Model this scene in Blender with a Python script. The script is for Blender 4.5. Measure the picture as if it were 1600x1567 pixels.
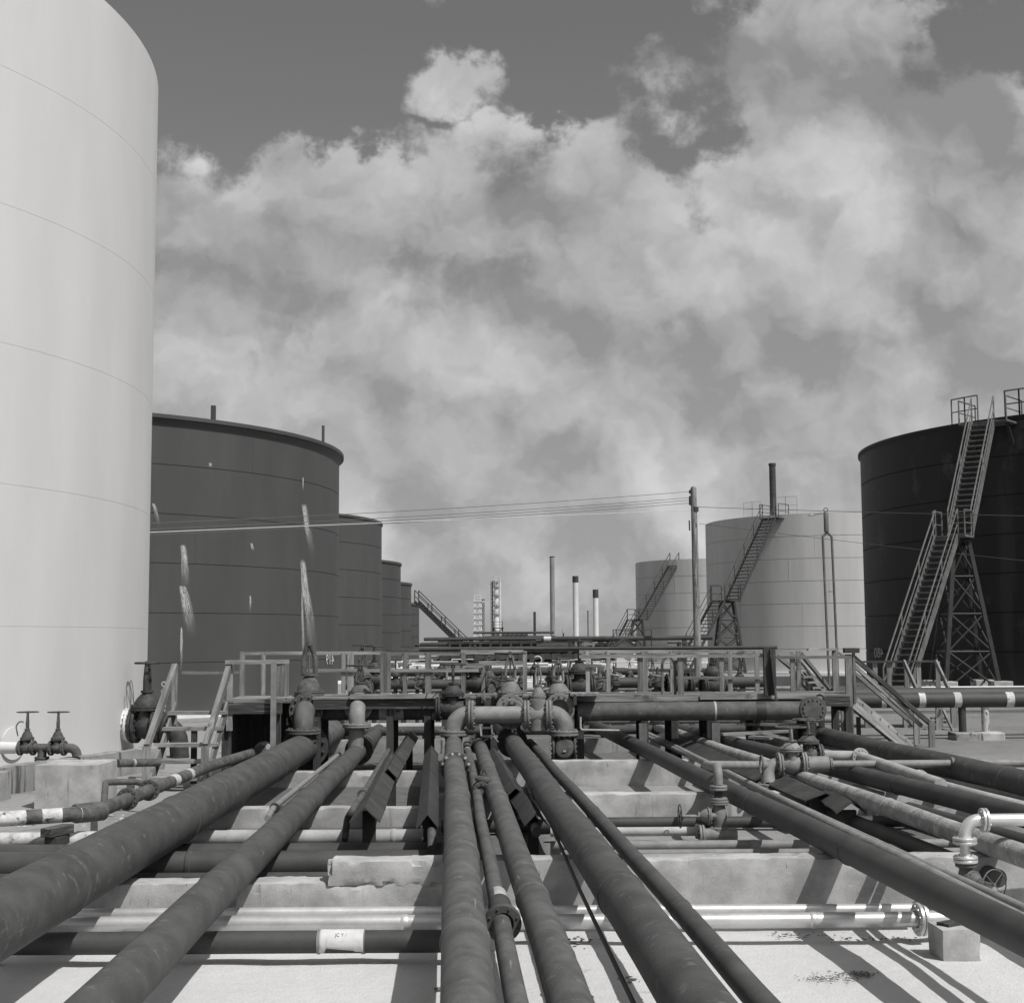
import bpy, bmesh, math, random
from mathutils import Vector, Matrix, noise as mnoise
random.seed(7)
for o in list(bpy.data.objects): bpy.data.objects.remove(o)
SC = bpy.context.scene
COL = SC.collection
R = math.radians
V = Vector

# ------------------------------------------------------------------ camera
F = 2200.0
EYE = V((0, 0, 2.9))
cam_d = bpy.data.cameras.new('camera')
cam = bpy.data.objects.new('camera', cam_d)
COL.objects.link(cam)
cam_d.sensor_fit = 'HORIZONTAL'; cam_d.sensor_width = 36.0
cam_d.lens = 36.0 * F / 1600.0
cam_d.clip_start = 0.1; cam_d.clip_end = 9000
PITCH = math.atan(216.5 / F)
ROT = Matrix.Rotation(R(90) + PITCH, 3, 'X') @ Matrix.Rotation(R(-0.35), 3, 'Z')
cam.matrix_world = Matrix.Translation(EYE) @ ROT.to_4x4()
SC.camera = cam

def ray(px, py):
    return ROT @ V(((px - 800) / F, -(py - 783.5) / F, -1.0))
def at(px, py, D):
    """world point seen at photo pixel px,py and D metres ahead"""
    d = ray(px, py); return EYE + d * (D / d.y)
def gz(px, py, z):
    """world point seen at photo pixel px,py and lying at height z"""
    d = ray(px, py); return EYE + d * ((z - EYE.z) / d.z)

# ------------------------------------------------------------------ sun, sky, exposure
SUN = V((0.49, -0.50, 1.0)).normalized()       # towards the sun
sl = bpy.data.lights.new('sun', 'SUN'); sl.energy = 4.2; sl.angle = R(0.53); sl.color = (1.0, 0.985, 0.965)
sun = bpy.data.objects.new('sun', sl); COL.objects.link(sun)
sun.rotation_euler = (-SUN).to_track_quat('-Z', 'Y').to_euler()
SC.view_settings.view_transform = 'Standard'; SC.view_settings.look = 'None'
SC.view_settings.exposure = 0.0; SC.view_settings.gamma = 1.0

class NT:
    """tiny node helper"""
    def __init__(s, tree): s.t = tree; s.n = tree.nodes; s.l = tree.links
    def new(s, typ, ins=None, **kw):
        nd = s.n.new(typ)
        for k, v in kw.items(): setattr(nd, k, v)
        for k, v in (ins or {}).items():
            if isinstance(v, bpy.types.NodeSocket): s.l.new(v, nd.inputs[k])
            else: nd.inputs[k].default_value = v
        return nd
    def m(s, op, a, b=0.0, c=0.0, clamp=False):
        nd = s.new('ShaderNodeMath', {0: a, 1: b, 2: c}, operation=op); nd.use_clamp = clamp
        return nd.outputs[0]
    def mix(s, f, a, b, mode='MIX'):
        nd = s.new('ShaderNodeMix', data_type='RGBA', blend_type=mode)
        for k, v in ((0, f), (6, a), (7, b)):
            if isinstance(v, bpy.types.NodeSocket): s.l.new(v, nd.inputs[k])
            elif k: nd.inputs[k].default_value = v if isinstance(v, (tuple, list)) else (v, v, v, 1)
            else: nd.inputs[k].default_value = v
        return nd.outputs[2]
    def ramp(s, f, stops, interp='LINEAR'):
        nd = s.new('ShaderNodeValToRGB', {0: f}); cr = nd.color_ramp; cr.interpolation = interp
        while len(cr.elements) < len(stops): cr.elements.new(0.5)
        for e, (p, c) in zip(cr.elements, stops): e.position = p; e.color = (c, c, c, 1)
        return nd.outputs[0]
    def noise(s, vec, scale, detail=4, rough=0.5, dist=0.0):
        return s.new('ShaderNodeTexNoise', {'Vector': vec, 'Scale': scale, 'Detail': detail, 'Roughness': rough, 'Distortion': dist}).outputs[0]
    def smooth(s, x, lo, hi):
        if lo > hi: return s.m('SUBTRACT', 1.0, s.smooth(x, hi, lo))
        return s.new('ShaderNodeMapRange', {0: x, 1: lo, 2: hi, 3: 0.0, 4: 1.0}, interpolation_type='SMOOTHSTEP').outputs[0]

def sky():
    w = bpy.data.worlds.new('World'); SC.world = w; w.use_nodes = True
    t = NT(w.node_tree); t.n.clear()
    st = t.new('ShaderNodeTexSky', sky_type='NISHITA'); st.sun_disc = False
    st.sun_elevation = math.asin(SUN.z); st.sun_rotation = math.atan2(SUN.x, SUN.y)
    st.dust_density = 2.0
    # monochrome film behind a yellow-orange filter
    sep = t.new('ShaderNodeSeparateColor', {0: st.outputs[0]})
    lum = t.m('ADD', t.m('MULTIPLY', sep.outputs[0], SKY_R), t.m('MULTIPLY', sep.outputs[1], SKY_G))
    g = t.new('ShaderNodeTexCoord').outputs['Generated']
    x = t.new('ShaderNodeSeparateXYZ', {0: g})
    low = t.smooth(x.outputs[2], 0.30, 0.02)          # bright haze towards the horizon
    lum = t.m('MAXIMUM', lum, t.m('MULTIPLY_ADD', low, .17 / SKY_STRENGTH, .165 / SKY_STRENGTH))
    yy = t.m('MAXIMUM', t.m('ABSOLUTE', x.outputs[1]), 0.12)
    u = t.m('DIVIDE', x.outputs[0], yy); v = t.m('DIVIDE', t.m('MAXIMUM', x.outputs[2], 0.0), yy)
    p = t.new('ShaderNodeCombineXYZ', {0: u, 1: v, 2: 0.37}).outputs[0]
    wob = t.new('ShaderNodeTexNoise', {'Vector': p, 'Scale': 15.0, 'Detail': 5.0, 'Roughness': 0.6}).outputs['Color']
    wob = t.new('ShaderNodeVectorMath', {0: wob, 1: (.5, .5, .5)}, operation='SUBTRACT').outputs[0]
    q1 = t.new('ShaderNodeVectorMath', {0: wob, 1: (.07, .07, 0), 2: p}, operation='MULTIPLY_ADD').outputs[0]
    q2 = t.new('ShaderNodeVectorMath', {0: wob, 1: (.11, .11, 0), 2: p}, operation='MULTIPLY_ADD').outputs[0]
    blob = None
    for (bx, by, sx, sy, a) in BLOBS:
        d = ray(bx, by)
        q = t.new('ShaderNodeVectorMath', {0: q2, 1: (F / sx, F / sy, 0), 2: (-d.x / d.y * F / sx, -d.z / d.y * F / sy, 0)}, operation='MULTIPLY_ADD').outputs[0]
        q = t.new('ShaderNodeVectorMath', {0: q, 1: q}, operation='DOT_PRODUCT').outputs['Value']
        e = t.m('POWER', 0.3679, q)
        blob = t.m('MULTIPLY', e, a) if blob is None else t.m('MULTIPLY_ADD', e, a, blob)
    def billow(off):
        q = q1 if off is None else t.new('ShaderNodeVectorMath', {0: q1, 1: off}, operation='ADD').outputs[0]
        vor = t.new('ShaderNodeTexVoronoi', {'Vector': q, 'Scale': 13.0, 'Smoothness': 1.0}, feature='SMOOTH_F1').outputs['Distance']
        return t.m('MULTIPLY_ADD', vor, -.42, t.noise(q, 9.0, 4, 0.55))
    b0 = billow(None); b1 = billow((0.012, 0.022, 0))
    n = t.noise(p, 8.0, 9, 0.62)
    d0 = t.m('ADD', t.m('MULTIPLY_ADD', t.m('SUBTRACT', n, .5), .95, t.m('MULTIPLY', t.m('SUBTRACT', b0, .34), .45)), blob)
    mask = t.smooth(d0, 0.0, 0.15)
    rim = t.m('SUBTRACT', b0, b1)                      # lit side of the billows
    big = t.noise(p, 4.2, 2, 0.5)
    cc = t.m('MULTIPLY_ADD', rim, 0.80, CLOUD0)
    cc = t.m('MULTIPLY_ADD', t.m('SUBTRACT', n, 0.5), 0.16, cc)
    cc = t.m('MULTIPLY_ADD', t.m('SUBTRACT', big, 0.5), 0.28, cc)
    cc = t.m('MULTIPLY_ADD', t.smooth(v, 0.22, 0.05), 0.07, cc)
    for (bx, by, sx, sy, a) in ((1055, 425, 60, 60, .13), (1270, 395, 110, 40, .10), (530, 528, 70, 42, .09), (900, 600, 150, 70, .06), (560, 320, 160, 60, .05), (620, 690, 40, 60, .06), (720, 110, 70, 40, .05)):
        d = ray(bx, by)
        q = t.new('ShaderNodeVectorMath', {0: q2, 1: (F / sx, F / sy, 0), 2: (-d.x / d.y * F / sx, -d.z / d.y * F / sy, 0)}, operation='MULTIPLY_ADD').outputs[0]
        q = t.new('ShaderNodeVectorMath', {0: q, 1: q}, operation='DOT_PRODUCT').outputs['Value']
        cc = t.m('MULTIPLY_ADD', t.m('POWER', 0.3679, q), a, cc)
    cc = t.m('MULTIPLY', t.m('MINIMUM', t.m('MAXIMUM', cc, t.m('MULTIPLY_ADD', low, .08, .27)), 0.68), 1.0 / SKY_STRENGTH)
    mask = t.m('MULTIPLY', mask, t.smooth(x.outputs[2], 0.0, 0.01))
    out = t.m('ADD', t.m('MULTIPLY', lum, t.m('SUBTRACT', 1.0, mask)), t.m('MULTIPLY', cc, mask))
    col = t.new('ShaderNodeCombineColor', {0: out, 1: out, 2: out}).outputs[0]
    bg = t.new('ShaderNodeBackground', {0: col, 1: SKY_STRENGTH})
    t.new('ShaderNodeOutputWorld', {0: bg.outputs[0]})
SKY_STRENGTH = 0.1
SKY_R, SKY_G = 0.95, 0.20
CLOUD0 = 0.395
BLOBS = [(1150, 560, 260, 110, .16), (1330, 640, 160, 80, .10), (1500, 300, 120, 120, .14), (725, 122, 62, 48, .29), (690, 195, 120, 12, -.08), (530, 280, 110, 60, .30), (430, 240, 50, 40, .16), (900, 260, 110, 80, .30), (680, 340, 330, 70, .26), (320, 390, 150, 80, .20),
         (1000, 90, 110, 60, .20), (1230, 120, 140, 150, .36), (1400, 40, 100, 60, .2), (1520, 250, 150, 190, .36), (1230, 310, 200, 60, .2), (850, 640, 700, 200, .26), (1450, 580, 300, 160, .24),
         (530, 525, 65, 45, .16), (1050, 400, 60, 60, .22), (1250, 390, 120, 50, .16), (280, 530, 110, 60, .16), (340, 90, 250, 110, -.40), (800, 30, 90, 60, -.2), (1500, 70, 60, 50, -.35), (1085, 345, 80, 55, -.22),
         (860, 130, 60, 60, -.2), (450, 450, 220, 60, .10), (300, 440, 120, 60, .14), (1330, 450, 60, 90, -.13), (1050, 250, 90, 60, -.14), (850, 840, 900, 130, .16)]
sky()

# ------------------------------------------------------------------ materials (monochrome film: every colour is a grey)
def material(name, base, rough=0.8, var=0.25, scale=(3, 3, 3), metallic=0.0, bump=0.15, bscale=30.0, streak=None, spots=None, spec=0.3, fine=0.12, objvar=0.06):
    """base grey +- var by a stretched noise in the piece's own length coordinates; streak=(scale3, lo, hi, grey); spots=(scale, lo, hi, grey)"""
    m = bpy.data.materials.new(name); m.use_nodes = True
    t = NT(m.node_tree); b = t.n['Principled BSDF']
    pc = t.new('ShaderNodeAttribute', attribute_name='pc').outputs['Vector']
    rnd = t.new('ShaderNodeObjectInfo').outputs['Random']
    off = t.new('ShaderNodeCombineXYZ', {0: t.m('MULTIPLY', rnd, 37.0), 1: t.m('MULTIPLY', rnd, 91.0), 2: t.m('MULTIPLY', rnd, 53.0)}).outputs[0]
    p = t.new('ShaderNodeVectorMath', {0: pc, 1: off}, operation='ADD').outputs[0]
    def sc(s3): return t.new('ShaderNodeVectorMath', {0: p, 1: s3}, operation='MULTIPLY').outputs[0]
    n = t.noise(sc(scale), 1.0, 6, 0.6)
    k = t.m('ADD', 1.0 - var, t.m('MULTIPLY', t.smooth(n, 0.28, 0.72), 2 * var))
    fn = t.noise(p, bscale, 5, 0.65)
    k = t.m('MULTIPLY', k, t.m('ADD', 1.0 - fine, t.m('MULTIPLY', fn, 2 * fine)))
    val = t.m('MULTIPLY', t.m('MULTIPLY', k, base), t.m('MULTIPLY_ADD', rnd, 2 * objvar, 1.0 - objvar))
    for q in ([streak] if streak and not isinstance(streak, list) else (streak or [])):
        s3, lo, hi, g = q
        f = t.smooth(t.noise(sc(s3), 1.0, 5, 0.6), lo, hi)
        val = t.m('ADD', t.m('MULTIPLY', val, t.m('SUBTRACT', 1.0, f)), t.m('MULTIPLY', f, g))
    if spots:
        s1, lo, hi, g = spots
        f = t.smooth(t.noise(p, s1, 4, 0.6), lo, hi)
        val = t.m('ADD', t.m('MULTIPLY', val, t.m('SUBTRACT', 1.0, f)), t.m('MULTIPLY', f, g))
    col = t.new('ShaderNodeCombineColor', {0: val, 1: val, 2: val}).outputs[0]
    t.l.new(col, b.inputs['Base Color'])
    rr = t.m('ADD', rough - 0.08, t.m('MULTIPLY', n, 0.16))
    t.l.new(rr, b.inputs['Roughness'])
    b.inputs['Metallic'].default_value = metallic
    b.inputs['Specular IOR Level'].default_value = spec
    if bump:
        h = t.m('ADD', fn, t.m('MULTIPLY', n, 1.5))
        bp = t.new('ShaderNodeBump', {'Strength': bump, 'Distance': 0.02, 'Height': h})
        t.l.new(bp.outputs[0], b.inputs['Normal'])
    return m

M = {}
M['wrap']   = material('coated_pipe', 0.062, 0.75, 0.25, (3, 3, 2.5), bscale=70, fine=.28, streak=[((5, 5, 9), .68, .82, .11), ((1.2, 1.2, 1.5), .62, .85, .10), ((20, 20, 1.2), .69, .74, .15), ((7, 7, 7), .58, .70, .11), ((9, 9, 40), .68, .76, .15)], spots=(34, .70, .74, .17), bump=.22)
M['wrap2']  = material('brown_coated_pipe', 0.088, 0.72, 0.30, (4, 4, 3.5), bscale=70, fine=.28, streak=[((6, 6, 9), .62, .80, .16), ((1.5, 1.5, 2.0), .6, .8, .05), ((18, 18, 1.4), .68, .74, .20), ((7, 7, 7), .60, .70, .14), ((9, 9, 40), .66, .75, .19)], spots=(34, .69, .74, .21), bump=.25)
M['wrap3']  = material('dark_coated_pipe', 0.052, 0.62, 0.25, (2.5, 2.5, 2), streak=[((5, 5, 6), .64, .80, .085), ((8, 8, 40), .68, .76, .11)], spots=(34, .71, .75, .13), spec=.35, bump=.15, bscale=70, fine=.25)
M['valve']  = material('rusty_casting', 0.085, 0.75, 0.4, (7, 7, 7), streak=((9, 9, 3), .6, .75, .16), bump=.3)
M['valved'] = material('dark_casting', 0.042, 0.65, 0.4, (7, 7, 7), streak=((9, 9, 3), .64, .78, .11), bump=.3)
M['elbow']  = material('grey_casting', 0.17, 0.7, 0.22, (5, 5, 5), streak=((8, 8, 3), .64, .8, .10), bump=.2)
M['greyp']  = material('grey_painted_pipe', 0.20, 0.6, 0.2, (4, 4, 5), streak=((6, 6, 3), .62, .8, .13), bump=.12)
M['lightp'] = material('pale_pipe', 0.33, 0.65, 0.2, (3, 3, 3), streak=((4, 4, 9), .63, .78, .18), spots=(30, .70, .76, .08))
M['crust']  = material('dusty_crusted_pipe', 0.26, 0.9, 0.3, (5, 5, 5), streak=((4, 4, 5), .58, .7, .42), spots=(22, .68, .75, .06), bump=.7)
M['silver'] = material('aluminium_paint', 0.60, 0.36, 0.10, (3, 3, 3), metallic=0.55, bump=.05, spots=(40, .76, .82, .10), spec=.5)
M['peel']   = material('peeling_white_paint', 0.46, 0.7, 0.25, (6, 6, 6), streak=[((9, 9, 5), .60, .66, .07), ((24, 24, 18), .62, .68, .12)], bump=.3)
M['whitep'] = material('white_paint', 0.66, 0.55, 0.08, (3, 3, 3), streak=((7, 7, 1.5), .68, .8, .3))
M['paper']  = material('dull_paper', 0.50, 0.8, 0.12, (5, 5, 5), streak=((8, 8, 8), .62, .75, .3))
M['bolt']   = material('bolt_steel', 0.45, 0.4, 0.2, (9, 9, 9), metallic=.5)
M['steel']  = material('dark_steel', 0.045, 0.6, 0.25, (3, 3, 3))
M['steelm'] = material('grey_steel', 0.12, 0.6, 0.25, (3, 3, 3))
M['steelb'] = material('black_steel', 0.026, 0.6, 0.25, (3, 3, 3))
M['cover']  = material('dark_sheet_cover', 0.045, 0.75, 0.35, (3, 3, 3), streak=((4, 4, 2), .64, .78, .10), bump=.3)
M['wood']   = material('weathered_wood', 0.195, 0.9, 0.38, (14, 14, 1.2), streak=[((40, 40, 1.6), .56, .68, .10), ((5, 5, 1), .60, .75, .33), ((3, 3, 2.2), .58, .70, .09)], bump=.35, objvar=.32)
M['woodd']  = material('dark_wood', 0.05, 0.9, 0.35, (14, 14, 1.2), streak=((30, 30, 1.6), .58, .7, .18), bump=.35)  # albedo lowered further to carry the deck's shade on the legs
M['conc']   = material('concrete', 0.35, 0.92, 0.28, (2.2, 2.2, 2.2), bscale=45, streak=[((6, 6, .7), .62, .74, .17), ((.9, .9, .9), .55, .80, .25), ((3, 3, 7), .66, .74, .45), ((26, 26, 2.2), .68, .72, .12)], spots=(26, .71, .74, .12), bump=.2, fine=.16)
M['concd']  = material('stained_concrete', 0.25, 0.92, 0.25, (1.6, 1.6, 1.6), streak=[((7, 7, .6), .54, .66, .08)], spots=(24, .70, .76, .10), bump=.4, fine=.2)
M['tankw']  = material('white_tank_paint', 0.555, 0.5, 0.05, (.5, .5, .12), bump=.0, fine=.04, spots=(5, .78, .84, .72))
M['tankw2'] = material('pale_tank_paint', 0.48, 0.55, 0.10, (.6, .6, .08), streak=((1.4, 1.4, .07), .66, .85, .32), bump=.0, fine=.06)
M['tankd']  = material('dark_tank_paint', 0.062, 0.6, 0.12, (.5, .5, .12), streak=((1.2, 1.2, .06), .68, .9, .10), bump=.0, fine=.08)
M['tankb']  = material('black_tank_paint', 0.016, 0.55, 0.35, (.4, .4, .15), streak=[((.9, .9, .5), .56, .74, .055), ((.5, .5, .06), .62, .75, .035)], bump=.0, fine=.1)
M['far']    = material('far_plant_steel', 0.05, 0.7, 0.4, (.2, .2, .2))
M['farw']   = material('far_plant_pale', 0.55, 0.6, 0.1, (.2, .2, .2))
M['farg']   = material('far_plant_grey', 0.20, 0.7, 0.2, (.2, .2, .2))
M['ink']    = material('black_ink', 0.03, 0.8, 0.1)
M['mark']   = material('number_paint', 0.55, 0.8, 0.2, (6, 6, 6))
M['wire']   = material('bare_wire', 0.10, 0.5, 0.1)
M['wirel']  = material('pale_wire', 0.50, 0.5, 0.1)

def stain_material():
    m = material('bleached_streak', 0.46, 0.8, 0.3, (2, 2, 2), bump=0)
    t = NT(m.node_tree); b = t.n['Principled BSDF']
    pc = t.new('ShaderNodeAttribute', attribute_name='pc').outputs['Vector']
    off_ = t.new('ShaderNodeCombineXYZ', {0: t.m('MULTIPLY', t.new('ShaderNodeObjectInfo').outputs['Random'], 50.0)}).outputs[0]
    s = t.new('ShaderNodeSeparateXYZ', {0: pc})
    q = t.new('ShaderNodeVectorMath', {0: pc, 1: off_}, operation='ADD').outputs[0]
    n = t.noise(t.new('ShaderNodeVectorMath', {0: q, 1: (9, .6, 1)}, operation='MULTIPLY').outputs[0], 1.0, 4, .6)
    n2 = t.noise(t.new('ShaderNodeVectorMath', {0: q, 1: (16, 7, 1)}, operation='MULTIPLY').outputs[0], 1.0, 5, .7)
    e = t.m('MULTIPLY', t.m('MULTIPLY', s.outputs[0], t.m('SUBTRACT', 1.0, s.outputs[0])), 4.0)      # thins out to both sides
    f = t.m('MULTIPLY', t.smooth(s.outputs[1], 0.0, .08), t.smooth(s.outputs[1], 1.0, .35))           # starts sharply, drains away downwards
    a = t.m('MULTIPLY', t.m('MULTIPLY', t.smooth(t.m('MULTIPLY', e, t.m('ADD', n, .25)), .25, .75), f), t.smooth(n2, .30, .62), clamp=True)
    t.l.new(a, b.inputs['Alpha'])
    return m
M['stain'] = stain_material()

def ground_material():
    m = bpy.data.materials.new('sandy_ground'); m.use_nodes = True
    t = NT(m.node_tree); b = t.n['Principled BSDF']
    g = t.new('ShaderNodeTexCoord').outputs['Object']
    x = t.new('ShaderNodeSeparateXYZ', {0: g})
    n = t.noise(g, 0.6, 6, .6); n2 = t.noise(g, 5, 6, .65); n3 = t.noise(g, 40, 4, .6)
    # clean white sand near the camera, oily grey soil further away with the shade of pipes and walkway painted in
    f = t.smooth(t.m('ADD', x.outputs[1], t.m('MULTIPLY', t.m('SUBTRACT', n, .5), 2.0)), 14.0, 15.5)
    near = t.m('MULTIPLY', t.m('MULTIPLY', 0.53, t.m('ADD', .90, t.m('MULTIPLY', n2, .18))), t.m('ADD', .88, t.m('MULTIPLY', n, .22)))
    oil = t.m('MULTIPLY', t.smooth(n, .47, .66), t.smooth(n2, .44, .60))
    zone = t.m('MAXIMUM', t.smooth(t.m('MULTIPLY', x.outputs[0], -1.0), 4.6, 5.6), t.m('MULTIPLY', t.m('MULTIPLY', t.smooth(x.outputs[0], .2, .8), t.smooth(x.outputs[0], 4.3, 3.9)), t.m('SUBTRACT', 1.0, t.smooth(x.outputs[1], 26.4, 27.2))))  # lighter strip stops short on the right, painting in shade among the pipes
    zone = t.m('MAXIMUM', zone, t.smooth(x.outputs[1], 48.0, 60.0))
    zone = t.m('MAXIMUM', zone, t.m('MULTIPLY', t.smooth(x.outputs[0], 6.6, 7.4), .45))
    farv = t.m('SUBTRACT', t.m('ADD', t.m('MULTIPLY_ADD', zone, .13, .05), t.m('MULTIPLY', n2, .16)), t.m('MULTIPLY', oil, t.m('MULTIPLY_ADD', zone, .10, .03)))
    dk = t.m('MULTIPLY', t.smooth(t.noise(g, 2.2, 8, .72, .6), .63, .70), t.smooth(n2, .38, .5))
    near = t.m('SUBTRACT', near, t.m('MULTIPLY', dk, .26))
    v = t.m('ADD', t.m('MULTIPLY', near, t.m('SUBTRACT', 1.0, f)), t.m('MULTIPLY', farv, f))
    v = t.m('MULTIPLY', v, t.m('ADD', .93, t.m('MULTIPLY', n3, .14)))
    t.l.new(t.new('ShaderNodeCombineColor', {0: v, 1: v, 2: v}).outputs[0], b.inputs['Base Color'])
    b.inputs['Roughness'].default_value = .95; b.inputs['Specular IOR Level'].default_value = .1
    h = t.m('ADD', t.m('MULTIPLY', n3, .35), n2)
    t.l.new(t.new('ShaderNodeBump', {'Strength': .5, 'Distance': .05, 'Height': h}).outputs[0], b.inputs['Normal'])
    return m
M['ground'] = ground_material()

# ------------------------------------------------------------------ mesh builder
def frame(d, up=None):
    d = d.normalized()
    up = up or (V((0, 0, 1)) if abs(d.z) < .9 else V((0, 1, 0)))
    x = up.cross(d).normalized()
    if x.length < 1e-4: x = V((1, 0, 0))
    return x, d.cross(x), d
class MB:
    def __init__(s): s.v = []; s.f = []; s.pc = []
    def add(s, vs, fs, pcs=None):
        o = len(s.v); s.v += [V(q) for q in vs]; s.f += [[i + o for i in f] for f in fs]
        s.pc += [V(q) for q in (pcs or vs)]; return s
    def box(s, c, size, rz=0.0):
        c = V(c); a, b, h = size[0] / 2, size[1] / 2, size[2] / 2; m = Matrix.Rotation(rz, 3, 'Z')
        loc = [V((i * a, j * b, k * h)) for k in (-1, 1) for j in (-1, 1) for i in (-1, 1)]
        return s.add([c + m @ q for q in loc], [(0, 2, 3, 1), (4, 5, 7, 6), (0, 1, 5, 4), (2, 6, 7, 3), (0, 4, 6, 2), (1, 3, 7, 5)],
                     loc if h >= max(a, b) else ([V((q.z, q.y, q.x)) for q in loc] if a >= b else [V((q.x, q.z, q.y)) for q in loc]))
    def beam(s, p, q, w, h, up=None):
        p, q = V(p), V(q); x, y, d = frame(q - p, up); L = (q - p).length; vs, pcs = [], []
        for z in (0, L):
            for (i, j) in ((-1, -1), (1, -1), (1, 1), (-1, 1)):
                vs.append(p + d * z + x * i * w / 2 + y * j * h / 2); pcs.append((i * w / 2, j * h / 2, z))
        return s.add(vs, [(3, 2, 1, 0), (4, 5, 6, 7), (0, 1, 5, 4), (1, 2, 6, 5), (2, 3, 7, 6), (3, 0, 4, 7)], pcs)
    def tube(s, path, r, n=16, cap=True):
        path = [V(q) for q in path]; k = len(path); rs = r if isinstance(r, (list, tuple)) else [r] * k
        tan = [(path[min(i + 1, k - 1)] - path[max(i - 1, 0)]).normalized() for i in range(k)]
        x, y, _ = frame(tan[0]); vs, pcs, fs = [], [], []; dist = 0.0
        for i in range(k):
            if i:
                dist += (path[i] - path[i - 1]).length
                x = (x - tan[i] * x.dot(tan[i])).normalized(); y = tan[i].cross(x)
            for j in range(n):
                a = 2 * math.pi * j / n; c, sn = math.cos(a), math.sin(a)
                vs.append(path[i] + (x * c + y * sn) * rs[i]); pcs.append((c * rs[i], sn * rs[i], dist))
        for i in range(k - 1):
            for j in range(n):
                j2 = (j + 1) % n
                fs.append((i * n + j, i * n + j2, (i + 1) * n + j2, (i + 1) * n + j))
        if cap: fs.append(tuple(range(n - 1, -1, -1))); fs.append(tuple((k - 1) * n + j for j in range(n)))
        return s.add(vs, fs, pcs)
    def lathe(s, o, d, prof, n=24, closed=False):
        """prof: (distance along d, radius)"""
        o = V(o); x, y, d = frame(V(d)); vs, pcs, fs = [], [], []; k = len(prof)
        for (h, r) in prof:
            for j in range(n):
                a = 2 * math.pi * j / n; c, sn = math.cos(a), math.sin(a)
                vs.append(o + d * h + (x * c + y * sn) * r); pcs.append((c * r, sn * r, h))
        for i in range(k - 1):
            for j in range(n):
                j2 = (j + 1) % n
                fs.append((i * n + j, i * n + j2, (i + 1) * n + j2, (i + 1) * n + j))
        if not closed:
            fs.append(tuple(range(n - 1, -1, -1))); fs.append(tuple((k - 1) * n + j for j in range(n)))
        return s.add(vs, fs, pcs)
    def torus(s, o, d, Rr, r, n=28, m=8):
        o = V(o); x, y, d = frame(V(d)); pts = []
        vs, fs, pcs = [], [], []
        for i in range(n):
            a = 2 * math.pi * i / n; e = x * math.cos(a) + y * math.sin(a)
            for j in range(m):
                b = 2 * math.pi * j / m
                vs.append(o + e * (Rr + r * math.cos(b)) + d * r * math.sin(b)); pcs.append((r * math.cos(b), r * math.sin(b), a * Rr))
        for i in range(n):
            for j in range(m):
                i2, j2 = (i + 1) % n, (j + 1) % m
                fs.append((i * m + j, i2 * m + j, i2 * m + j2, i * m + j2))
        return s.add(vs, fs, pcs)
    def build(s, name, mat, parent=None, origin=None, smooth=40, bevel=0.0):
        me = bpy.data.meshes.new(name)
        if parent is not None: org = parent.get('_w') and V(parent['_w']) or V((0, 0, 0))
        else: org = V(origin) if origin is not None else V((0, 0, 0))
        me.from_pydata([q - org for q in s.v], [], s.f); me.update()
        a = me.attributes.new('pc', 'FLOAT_VECTOR', 'POINT')
        a.data.foreach_set('vector', [c for q in s.pc for c in q])
        if smooth:
            me.polygons.foreach_set('use_smooth', [True] * len(me.polygons)); me.set_sharp_from_angle(angle=R(smooth))
        me.materials.append(mat)
        o = bpy.data.objects.new(name, me); COL.objects.link(o)
        if parent is not None: o.parent = parent
        else: o.location = org
        o['_w'] = tuple(org)
        if bevel:
            b = o.modifiers.new('bevel', 'BEVEL'); b.width = bevel; b.segments = 2; b.limit_method = 'ANGLE'; b.angle_limit = R(50)
        return o
# a part of a part: its mesh stays in the thing's frame, so both share one origin
def tag(o, label=None, cat=None, group=None, kind=None):
    if label: o['label'] = label
    if cat: o['category'] = cat
    if group: o['group'] = group
    if kind: o['kind'] = kind
    return o
def thing(name, label, cat, loc, group=None):
    o = bpy.data.objects.new(name, None); o.empty_display_size = .3; COL.objects.link(o)
    o.location = V(loc); o['_w'] = tuple(V(loc))
    return tag(o, label, cat, group)

def copy_tree(o, loc, rz=0.0, scale=1.0):
    c = o.copy(); COL.objects.link(c); c.location = V(loc); c.rotation_euler = (0, 0, rz); c.scale = (scale,) * 3
    for ch in list(o.children):
        d = ch.copy(); COL.objects.link(d); d.parent = c
        for g in list(ch.children):
            e = g.copy(); COL.objects.link(e); e.parent = d
    return c

def fillet(pts, rad, n=8):
    pts = [V(p) for p in pts]
    if len(pts) < 3: return pts
    rads = rad if isinstance(rad, (list, tuple)) else [rad] * (len(pts) - 2)
    out = [pts[0]]
    for i in range(1, len(pts) - 1):
        a = (pts[i - 1] - pts[i]); b = (pts[i + 1] - pts[i]); la, lb = a.length, b.length; a.normalize(); b.normalize()
        ang = a.angle(b); tl = min(rads[i - 1] / math.tan(ang / 2), la * .49 if i > 1 else la * .95, lb * .49 if i < len(pts) - 2 else lb * .95)
        if ang > 3.10: out.append(pts[i]); continue
        p0, p1 = pts[i] + a * tl, pts[i] + b * tl; rr = tl * math.tan(ang / 2)
        c = pts[i] + (a + b).normalized() * (rr / math.sin(ang / 2))
        u, w = p0 - c, p1 - c
        for k in range(n + 1):
            out.append(c + u.normalized().slerp(w.normalized(), k / n) * rr)
    out.append(pts[-1]); return out

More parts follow.
